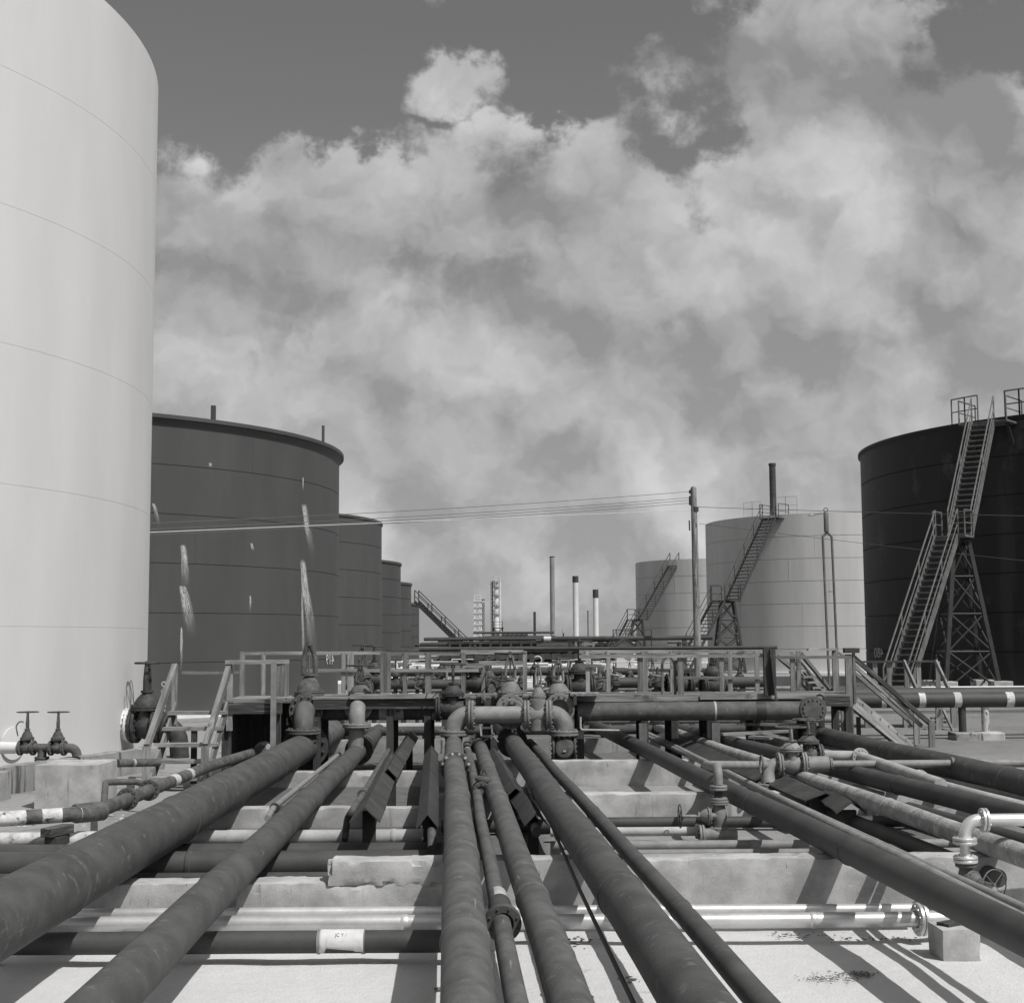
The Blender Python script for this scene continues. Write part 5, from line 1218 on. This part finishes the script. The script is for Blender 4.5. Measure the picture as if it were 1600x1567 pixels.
e1 = at(881, 1145, D0); m3 = thing('pipe_elbow', 'right manifold elbow curving down to the blind tee', 'pipe elbow', e1)
MB().tube(fillet([V((x3 + .03, D0, zc)), V((e1.x, D0, zc)), e1], .31, 14), RR, 32).build('bend', M['elbow'], m3)
flange_mb(e1, Zv, RR, n=14, th=.045, rf=.285).build('flange', M['elbow'], m3, smooth=30)
bt = thing('blind_tee', 'rounded dark blind tee hanging under the right manifold elbow', 'pipe tee', e1 - Zv * .35)
MB().lathe(e1 - Zv * .04, -Zv, [(0, .19), (.12, .20), (.3, .215), (.42, .20), (.50, .14), (.53, .02)], 28).build('body', M['valved'], bt)
MB().lathe(e1 - Zv * .28 + Yv * .12, -Yv, [(0, .2), (.30, .20), (.36, .17), (.38, .02)], 28).build('cap', M['valve'], bt)
for sg in (-1, 1): flange_mb(e1 - Zv * .3 + Xv * sg * .21, Xv, .15, n=12, th=.04, rf=.24, pair=False).build('side_flange', M['valve'], bt, smooth=30)
MB().box(e1 - Zv * .33 - Yv * .262, (.06, .02, .03)).build('plate', M['lightp'], bt)
# valves behind the manifold
def bigvalve(label, px, py_f, D, s, neck, top, wheel, mat, flow=Yv, L=None, wm=None):
    zf = at(px, py_f, D); return gate_valve('gate_valve', label, zf - Zv * neck * s, flow, Zv, s, L=L or .6, neck=neck, top=top, wheel=wheel, mat=mat, wmat=wm or M['steel'], group='large valves along the walkway')
bigvalve('dark valve with mottled body directly behind the grey elbow', 708, 1085, 28.45, .15, 1.9, 5.9, 1.7, M['valved'], Xv)
bigvalve('domed valve with a wide flat wheel behind the manifold pipe', 797.5, 1083.5, 28.5, .175, 1.6, 6.2, 1.75, M['elbow'])
bigvalve('slim valve between the two domed valves', 841, 1089, 28.3, .105, 2.2, 8.6, 0, M['elbow'])
bigvalve('right domed valve with a pale yoke above the right elbow', 872.5, 1084, 28.5, .175, 1.6, 5.6, 1.35, M['elbow'])
for (px, py, D, r, lab) in ((797, 1115, 28.15, .2, 'flanged stub under the left domed valve'), (874, 1107, 28.15, .2, 'flanged stub under the right domed valve')):
    c = at(px, py, D); o = flange_mb(c, Yv, r, n=14, th=.05, rf=.3).build('pipe_flange', M['elbow'], None, c, smooth=30); tag(o, lab, 'flange')
for (px, lab) in ((800, 'dark riser from the thick pipe into the left domed valve'),):
    c = at(px, 1130, 28.7); tag(MB().tube(fillet([V((c.x, 28.75, .87)), V((c.x, 28.75, zc))], .2), .17, 20).build('pipe_riser', M['valved'], None, (c.x, 28.75, .87)), lab, 'pipe')
# little bent rods
p = [at(907, 1120, 28.0), at(907, 1140, 28.0), at(968, 1141, 28.0)]
tag(MB().tube(fillet(p, .05), .02, 8).build('bent_rod', M['lightp'], None, p[0]), 'thin bent rod right of the blind tee', 'rod')
# tube handle of the tripod-like brackets between the centre pipes
br = thing('angle_frame', 'small welded steel frame between the manifold pipe and flanged pipe', 'bracket', at(760, 1150, 27.6))
for (p, q) in (((750, 1135), (752, 1150)), ((768, 1133), (770, 1152)), ((751, 1137), (768, 1137)), ((752, 1150), (770, 1150)), ((757, 1157), (772, 1146)), ((768, 1148), (778, 1160))):
    MB().beam(at(p[0], p[1], 27.6), at(q[0], q[1], 27.5), .035, .035).build('bar', M['steelm'], br)

# ------------------------------------------------------------------ the white tank's valves on the left
nz = cyl_hit(196, 1133, T1c, T1R); nrm = V((nz.x - T1c[0], nz.y - T1c[1], 0)).normalized()
axis = (V((1, -.10, 0))).normalized(); vc = at(229, 1133, nz.y - .1)
tn = thing('tank_nozzle', 'large white round nozzle flange on the white tank, right side', 'tank nozzle', nz)
s0 = vc - axis * .38
MB().lathe(s0 - axis * 1.3, axis, [(0, .28), (1.22, .28)], 28).build('neck', M['tankw'], tn)
MB().lathe(nz - axis * .02 - axis * .05, axis, [(0, .52), (.05, .52), (.07, .40), (.14, .36)], 32).build('reinforcing_plate', M['tankw'], tn)
flange_mb(s0 - axis * .03, axis, .29, n=18, pair=False, th=.06, rf=.40).build('flange', M['tankw'], tn, smooth=30)
gate_valve('gate_valve', 'big dark valve with a flat wheel bolted to the white tank', vc, axis, Zv, .25, L=.55, neck=1.6, top=5.8, wheel=1.15, arm=.24, spread=.5, mat=M['valved'], wmat=M['valved'], cat='valve')
pipe('suction_pipe', 'dark pipe leaving the big white tank valve behind the stair', [vc + axis * .35, vc + axis * .75, vc + axis * .85 - Zv * 1.2], .22, M['valved'], flanges=[(.1,)])
ch = thing('chain_bundle', 'pale hanging chain beside the big tank valve', 'chain', vc + V((.35, .3, .5)))
for i in range(9): MB().torus(vc + V((.36 + .02 * (i % 2), .1, .95 - i * .085)), (1, 0, 0) if i % 2 else (0, 1, 0), .05, .016, 12, 6).build('link', M['lightp'], ch)
ring = at(206, 1088, nz.y - .3); r_ = thing('wire_hoop', 'thin wire hoop leaning on the white tank above its nozzle', 'hoop', ring)
MB().tube([ring + V((.04 * math.cos(a) , 0, .38 * math.sin(a))) + V((-.03 * math.sin(a), .0, 0)) for a in [i * 2 * math.pi / 24 for i in range(25)]], .01, 6).build('ring', M['steelm'], r_)
# small double valve
D = 27.6; y0 = 1168
n2 = cyl_hit(20, 1168, T1c, T1R); ax2 = V((1, -.12, 0)).normalized()
tn = thing('tank_nozzle', 'small white nozzle at the left edge feeding the two little valves', 'tank nozzle', n2)
va, vb = at(42, 1168, D), at(90, 1168, D - .1); va.z = vb.z = at(66, 1168, D).z
MB().lathe(va - ax2 * .95, ax2, [(0, .13), (.78, .11)], 20).build('neck', M['tankw'], tn)
MB().lathe(V((n2.x, n2.y - .03, va.z)), V((n2.x - T1c[0], n2.y - T1c[1], 0)), [(0, .33), (.04, .33), (.05, .2)], 28).build('reinforcing_plate', M['tankw'], tn)
for (c, lab) in ((va, 'left of two small rusty wheel valves beside the white tank'), (vb, 'right of two small rusty wheel valves, next to the spout')):
    gate_valve('small_valve', lab, c, ax2, Zv, .088, L=.26, neck=2.0, top=7.8, wheel=2.3, mat=M['valve'], wmat=M['valved'], group='pair of small valves by the white tank')
mid = va.lerp(vb, .5)
t = thing('pipe_tee', 'rusty tee between the two small valves, standing on the concrete', 'pipe tee', V((mid.x, mid.y, .68)))
MB().tube([va + ax2 * .14, vb - ax2 * .14], .085, 20).build('run', M['valve'], t); MB().tube([mid, V((mid.x, mid.y, .45))], .085, 20).build('branch', M['valve'], t)
flange_mb(V((mid.x, mid.y, mid.z - .21)), Zv, .085, n=8, th=.035).build('flange', M['valve'], t, smooth=30)
pipe('spout', 'rusty spout elbow pointing down from the right small valve', [vb + ax2 * .15, vb + ax2 * .36, vb + ax2 * .40 - Zv * .16], .09, M['valve'], bend=.14)
lp = [at(28 + 0, 1150, D) + V((0, 0, 0)), at(25, 1135, D), at(30, 1126, D), at(37, 1128, D)]
tag(MB().tube(fillet(lp, .08), .014, 6).build('wire_loop', M['steelm'], None, lp[0]), 'thin wire loop hanging on the left small valve', 'wire')
# retaining wall and block
w0, w1 = V((-9.6, 23.9, 0)), V((-7.55, 30.2, 0)); d = w1 - w0; an = math.atan2(d.y, d.x)
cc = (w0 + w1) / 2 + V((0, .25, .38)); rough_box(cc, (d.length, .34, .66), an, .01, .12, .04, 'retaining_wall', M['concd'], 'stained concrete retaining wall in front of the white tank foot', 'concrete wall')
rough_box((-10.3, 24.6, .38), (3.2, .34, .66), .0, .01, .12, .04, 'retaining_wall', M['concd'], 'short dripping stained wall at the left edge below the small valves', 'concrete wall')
p = gz(101, 1264, .22); rough_box((p.x + .02, p.y + .55, .56), (1.05, 1.1, .74), .0, .008, .1, .025, 'concrete_block', M['conc'], 'large smooth concrete block below the small valves', 'concrete block')
# left low pipe
z = .66
P0 = [gz(-40, 1282, z), gz(132, 1271, z), gz(168, 1261, z), gz(330, 1196, .70), gz(424, 1168, .74)]
pl = pipe('low_pipe', 'low pipe with peeling white paint at the left edge, bending away to the stair', P0, .097, M['valve'], bend=.5, n=28, flanges=[(gz(199, 1248, .67), gz(330, 1196, .70) - gz(168, 1261, z)), (gz(233, 1234, .68), gz(330, 1196, .70) - gz(168, 1261, z))], bands=[(0, .62 * 1.0 + .0, M['peel'], 1.006), (.82, 1.55, M['peel'], 1.006), (5.3, 5.6, M['peel'], 1.01), (6.3, 6.5, M['peel'], 1.01)])
q = gz(128, 1271, z); MB().lathe(q - V((.1, 0, 0)), P0[2] - P0[0], [(0, .12), (.03, .128), (.42, .128), (.45, .11)], 24).build('coupling', M['valve'], pl)
q = gz(407, 1172, .74); MB().lathe(q, P0[4] - P0[3], [(0, .13), (.05, .16), (.3, .16), (.34, .12)], 24).build('clamp', M['crust'], pl)
br_ = [at(183, 1192, 24.4), at(248, 1191, 25.2)]; pipe('small_pipe', 'short dark pipe coming out of the large concrete block', br_, .07, M['valve'], n=16, bands=[(.33, .38, M['lightp'], 1.04)])
b2 = [gz(162, 1262, .60), at(165, 1222, 22.6), at(212, 1221, 22.8), at(236, 1228, 22.6), at(237, 1245, 22.2)]
pipe('small_pipe', 'thin bent pipe looping over the low left pipe', b2, .05, M['valve'], bend=.12, n=14)
# timber chocks under it
tr = thing('timber_chock', 'stacked timber chocks under the low left pipe', 'timber', gz(85, 1335, .2))
c = gz(84, 1336, .22)
for i, (dz, rz, w_) in enumerate(((0.0, .2, .62), (.12, .9, .50), (.24, .5, .66))):
    MB().box((c.x, c.y + .12, .215 + dz + .058), (.17, w_ * .75, .112), -.45 + rz * .35).build('timber', M['woodd'] if i else M['wood'], tr, bevel=.008)
cross('white peeling cross pipe on the ground at the left edge', -250, 262, 1311, 19.0, .10, M['peel'], z=.31)
# rubble strip between wall and pipe
for i in range(46):
    p = gz(random.uniform(0, 330), random.uniform(1262, 1296), .22); s = random.uniform(.02, .055)
    mb = MB(); bm = bmesh.new(); bmesh.ops.create_icosphere(bm, subdivisions=1, radius=s)
    vs = [p + V((v.co.x * random.uniform(.7, 1.5), v.co.y * random.uniform(.7, 1.4), v.co.z * .7 + s * .3)) for v in bm.verts]; bm.verts.index_update(); fs = [[v.index for v in f.verts] for f in bm.faces]; bm.free()
    RUB = globals().setdefault('RUB', MB()); RUB.add(vs, fs)
tag(RUB.build('rubble', M['conc'], None, gz(150, 1280, .22), smooth=0), 'loose rubble and stones by the low left pipe', 'rubble', kind='stuff')

# dry crumbs and scraps lying on the sand
rc = random.Random(5); CR = MB()
for (px, py, sx, sy, n, s0) in ((1235, 1461, 22, 2.0, 40, .007), (1360, 1466, 50, 2.5, 70, .007), (1310, 1526, 26, 4, 120, .0055), (1340, 1521, 14, 2.5, 90, .0065), (1280, 1528, 12, 2, 40, .005), (905, 1470, 14, 4, 20, .010), (690, 1548, 4, 4, 9, .014), (985, 1530, 8, 3, 10, .010)):
    for k in range(n):
        q = gz(rc.gauss(px, sx), rc.gauss(py, sy), .012); s = s0 * rc.uniform(.5, 1.7); bm = bmesh.new(); bmesh.ops.create_icosphere(bm, subdivisions=1, radius=s)
        st_ = (rc.uniform(.6, 2.4), rc.uniform(.6, 1.6)); bm.verts.index_update()
        CR.add([q + V((v.co.x * st_[0], v.co.y * st_[1], v.co.z * .6 + s * .2)) for v in bm.verts], [[v.index for v in f.verts] for f in bm.faces]); bm.free()
tag(CR.build('debris', M['steelm'], None, gz(1310, 1528, 0), smooth=0), 'dark crumbs and scraps scattered on the white sand', 'debris', kind='stuff')

# ------------------------------------------------------------------ valve group on the right
D = 21.6; zc = at(1300, 1194, D).z
P = lambda px, dy=0.0: V((at(px, 1194, D + dy).x, D + dy, zc))
cp = pipe('grey_branch_pipe', 'grey pipe running right from the paired valves to the photo edge', [P(1262), P(1660)], .06, M['greyp'], n=24, flanges=[(P(1298), Xv), (P(1488), Xv)])
MB().tube([P(1262), P(1294)], .125, 24).build('barrel', M['greyp'], cp)
gate_valve('gate_valve', 'front grey valve of the pair over the dark pipes, wheel seen edge-on', P(1237), Xv, Zv, .115, L=.36, neck=1.95, top=4.9, wheel=2.0, mat=M['greyp'], wmat=M['valve'], group='paired valves on the right')
vb2 = P(1264, 1.2); vb2.z = zc + .03
gate_valve('gate_valve', 'rear valve of the pair over the dark pipes, half hidden', vb2, Xv, Zv, .115, L=.36, neck=1.9, top=5.0, wheel=2.1, mat=M['valve'], wmat=M['valve'], group='paired valves on the right')
ra = P(1262, 1.2); ra.z = zc + .02
pipe('grey_branch_pipe', 'pale short pipe right of the rear valve', [vb2 + Xv * .2, vb2 + V((.75, -.2, 0)), at(1470, 1226, 19.2)], .09, M['lightp'], flanges=[(.65,)])
el = pipe('pipe_elbow', 'grey elbow dropping left of the paired valves', [P(1217), P(1198), P(1198) - Yv * .12 - Zv * .28], .105, M['greyp'], cat='pipe elbow', bend=.16)
e = P(1198) - Yv * .12 - Zv * .30; flange_mb(e, Zv, .105, n=10, th=.03, rf=.18).build('flange', M['greyp'], el, smooth=30)
MB().tube([e, e - Zv * .3], .1, 20).build('stub', M['valved'], el)
o = flange_mb(e + V((.02, -.12, -.22)), V((.5, -1, 0)), .09, n=10, th=.03, rf=.17, pair=False).build('pipe_flange', M['greyp'], None, e, smooth=30); tag(o, 'round flange face below the grey elbow', 'flange')
pp = [e + V((.1, .1, -.12)), e + V((.36, .0, -.12)), e + V((.38, -.02, -.36))]
pipe('small_pipe', 'short grey hooked pipe right of the grey elbow', pp, .065, M['greyp'], bend=.12)
# thin branch to the wheel valve
zb = at(1122, 1195, 19.0).z
q0 = P(1196, -.05); q1 = at(1103, 1195, 20.0); q2 = at(1122, 1199, 18.75)
bp = pipe('grey_branch_pipe', 'thin grey branch pipe ending in two elbows above the wheel valve', [q0, q1, q1 + (q2 - q1) * .5 , q2, q2 - Zv * .22], .06, M['greyp'], bend=[.12, .1, .12], n=20)
e = q2 - Zv * .26
MB().torus(at(1190, 1195, 20.5), (1, 0, 0), .13, .016, 20, 6).build('ring', M['steelm'], bp)
flange_mb(e, Zv, .062, n=8, th=.028, rf=.115).build('flange', M['greyp'], bp, smooth=30)
flange_mb(e - Zv * .16, Zv, .062, n=8, th=.028, rf=.115).build('flange', M['greyp'], bp, smooth=30)
MB().tube([e, e - Zv * .16], .055, 16).build('spool', M['valved'], bp)
wv = e - Zv * .36; 
gate_valve('gate_valve', 'grey valve with a horizontal stem and upright wheel in front of the second sleeper', wv, Zv, V((-1, -.05, 0)), .078, L=.34, neck=1.7, top=6.6, wheel=1.9, mat=M['greyp'], wmat=M['valved'])
tc = V((wv.x, 18.7, .36)); te = thing('pipe_tee', 'grey tee on the cross pipe below the wheel valve', 'pipe tee', tc)
MB().tube([tc - Xv * .22, tc + Xv * .22], .085, 20).build('run', M['greyp'], te); MB().tube([tc, V((tc.x, tc.y, wv.z - .18))], .07, 20).build('branch', M['greyp'], te)
flange_mb(tc - Xv * .24, Xv, .075, n=8, th=.03, rf=.13).build('flange', M['greyp'], te, smooth=30)
# silver riser
D = 14.15; zc = at(1560, 1281, D).z; x = at(1507, 1300, D).x; xr = at(1538, 1281, D).x
sr = pipe('silver_pipe', 'silver elbow pipe entering from the right edge, with bolted flanges', [V((x + 2.5, D + .1, zc)), V((x, D, zc)), V((x, D, at(1507, 1311, D).z))], .062, M['silver'], bend=.15, n=28)
flange_mb(V((xr, D + .01, zc)), Xv, .063, n=8, th=.028, rf=.118).build('flange', M['silver'], sr, smooth=30)
e = V((x, D, at(1507, 1313, D).z)); flange_mb(e, Zv, .063, n=8, th=.028, rf=.118).build('flange', M['silver'], sr, smooth=30)
e2 = V((x, D, at(1507, 1342, D).z)); flange_mb(e2, Zv, .063, n=8, th=.028, rf=.118).build('flange', M['silver'], sr, smooth=30)
MB().lathe(e2, Zv, [(0, .075), (.04, .05), ((e - e2).length - .04, .05), ((e - e2).length, .062)], 20).build('spool', M['silver'], sr)
wc = at(1553, 1366, D - .35)
gv = gate_valve('gate_valve', 'silver-topped valve with an upright spoked wheel facing the camera', e2 - Zv * .19, Zv, (V((wc.x, wc.y, 0)) - V((x, D, 0))).normalized(), .062, L=.28, neck=1.6, top=((V((wc.x, wc.y, 0)) - V((x, D, 0))).length) / .062, wheel=2.35, mat=M['steelm'], wmat=M['steelm'])
MB_ = MB().tube([e2 - Zv * .33, e2 - Zv * 1.0], .06, 16).build('pipe_riser', M['greyp'], None, e2 - Zv * .9); tag(MB_, 'short riser under the upright wheel valve, behind the dark right pipe', 'pipe')
# loose timber lying right of the manifold
for (p, q, w_, lab) in (((1128, 1147, 27.5), (1232, 1142, 27.8), .16, 'pale plank lying by the pipes behind the paired valves'), ((1172, 1151, 27.2), (1205, 1153, 27.0), .25, 'short pale board beneath the long plank'), ((1160, 1131, 29.0), (1260, 1133, 28.6), .14, 'thin plank under the header pipe')):
    o = MB().beam(at(*p), at(*q), w_, .05).build('plank', M['wood'], None, at(*p)); tag(o, lab, 'plank')

for o in bpy.data.objects:
    if '_w' in o: del o['_w']
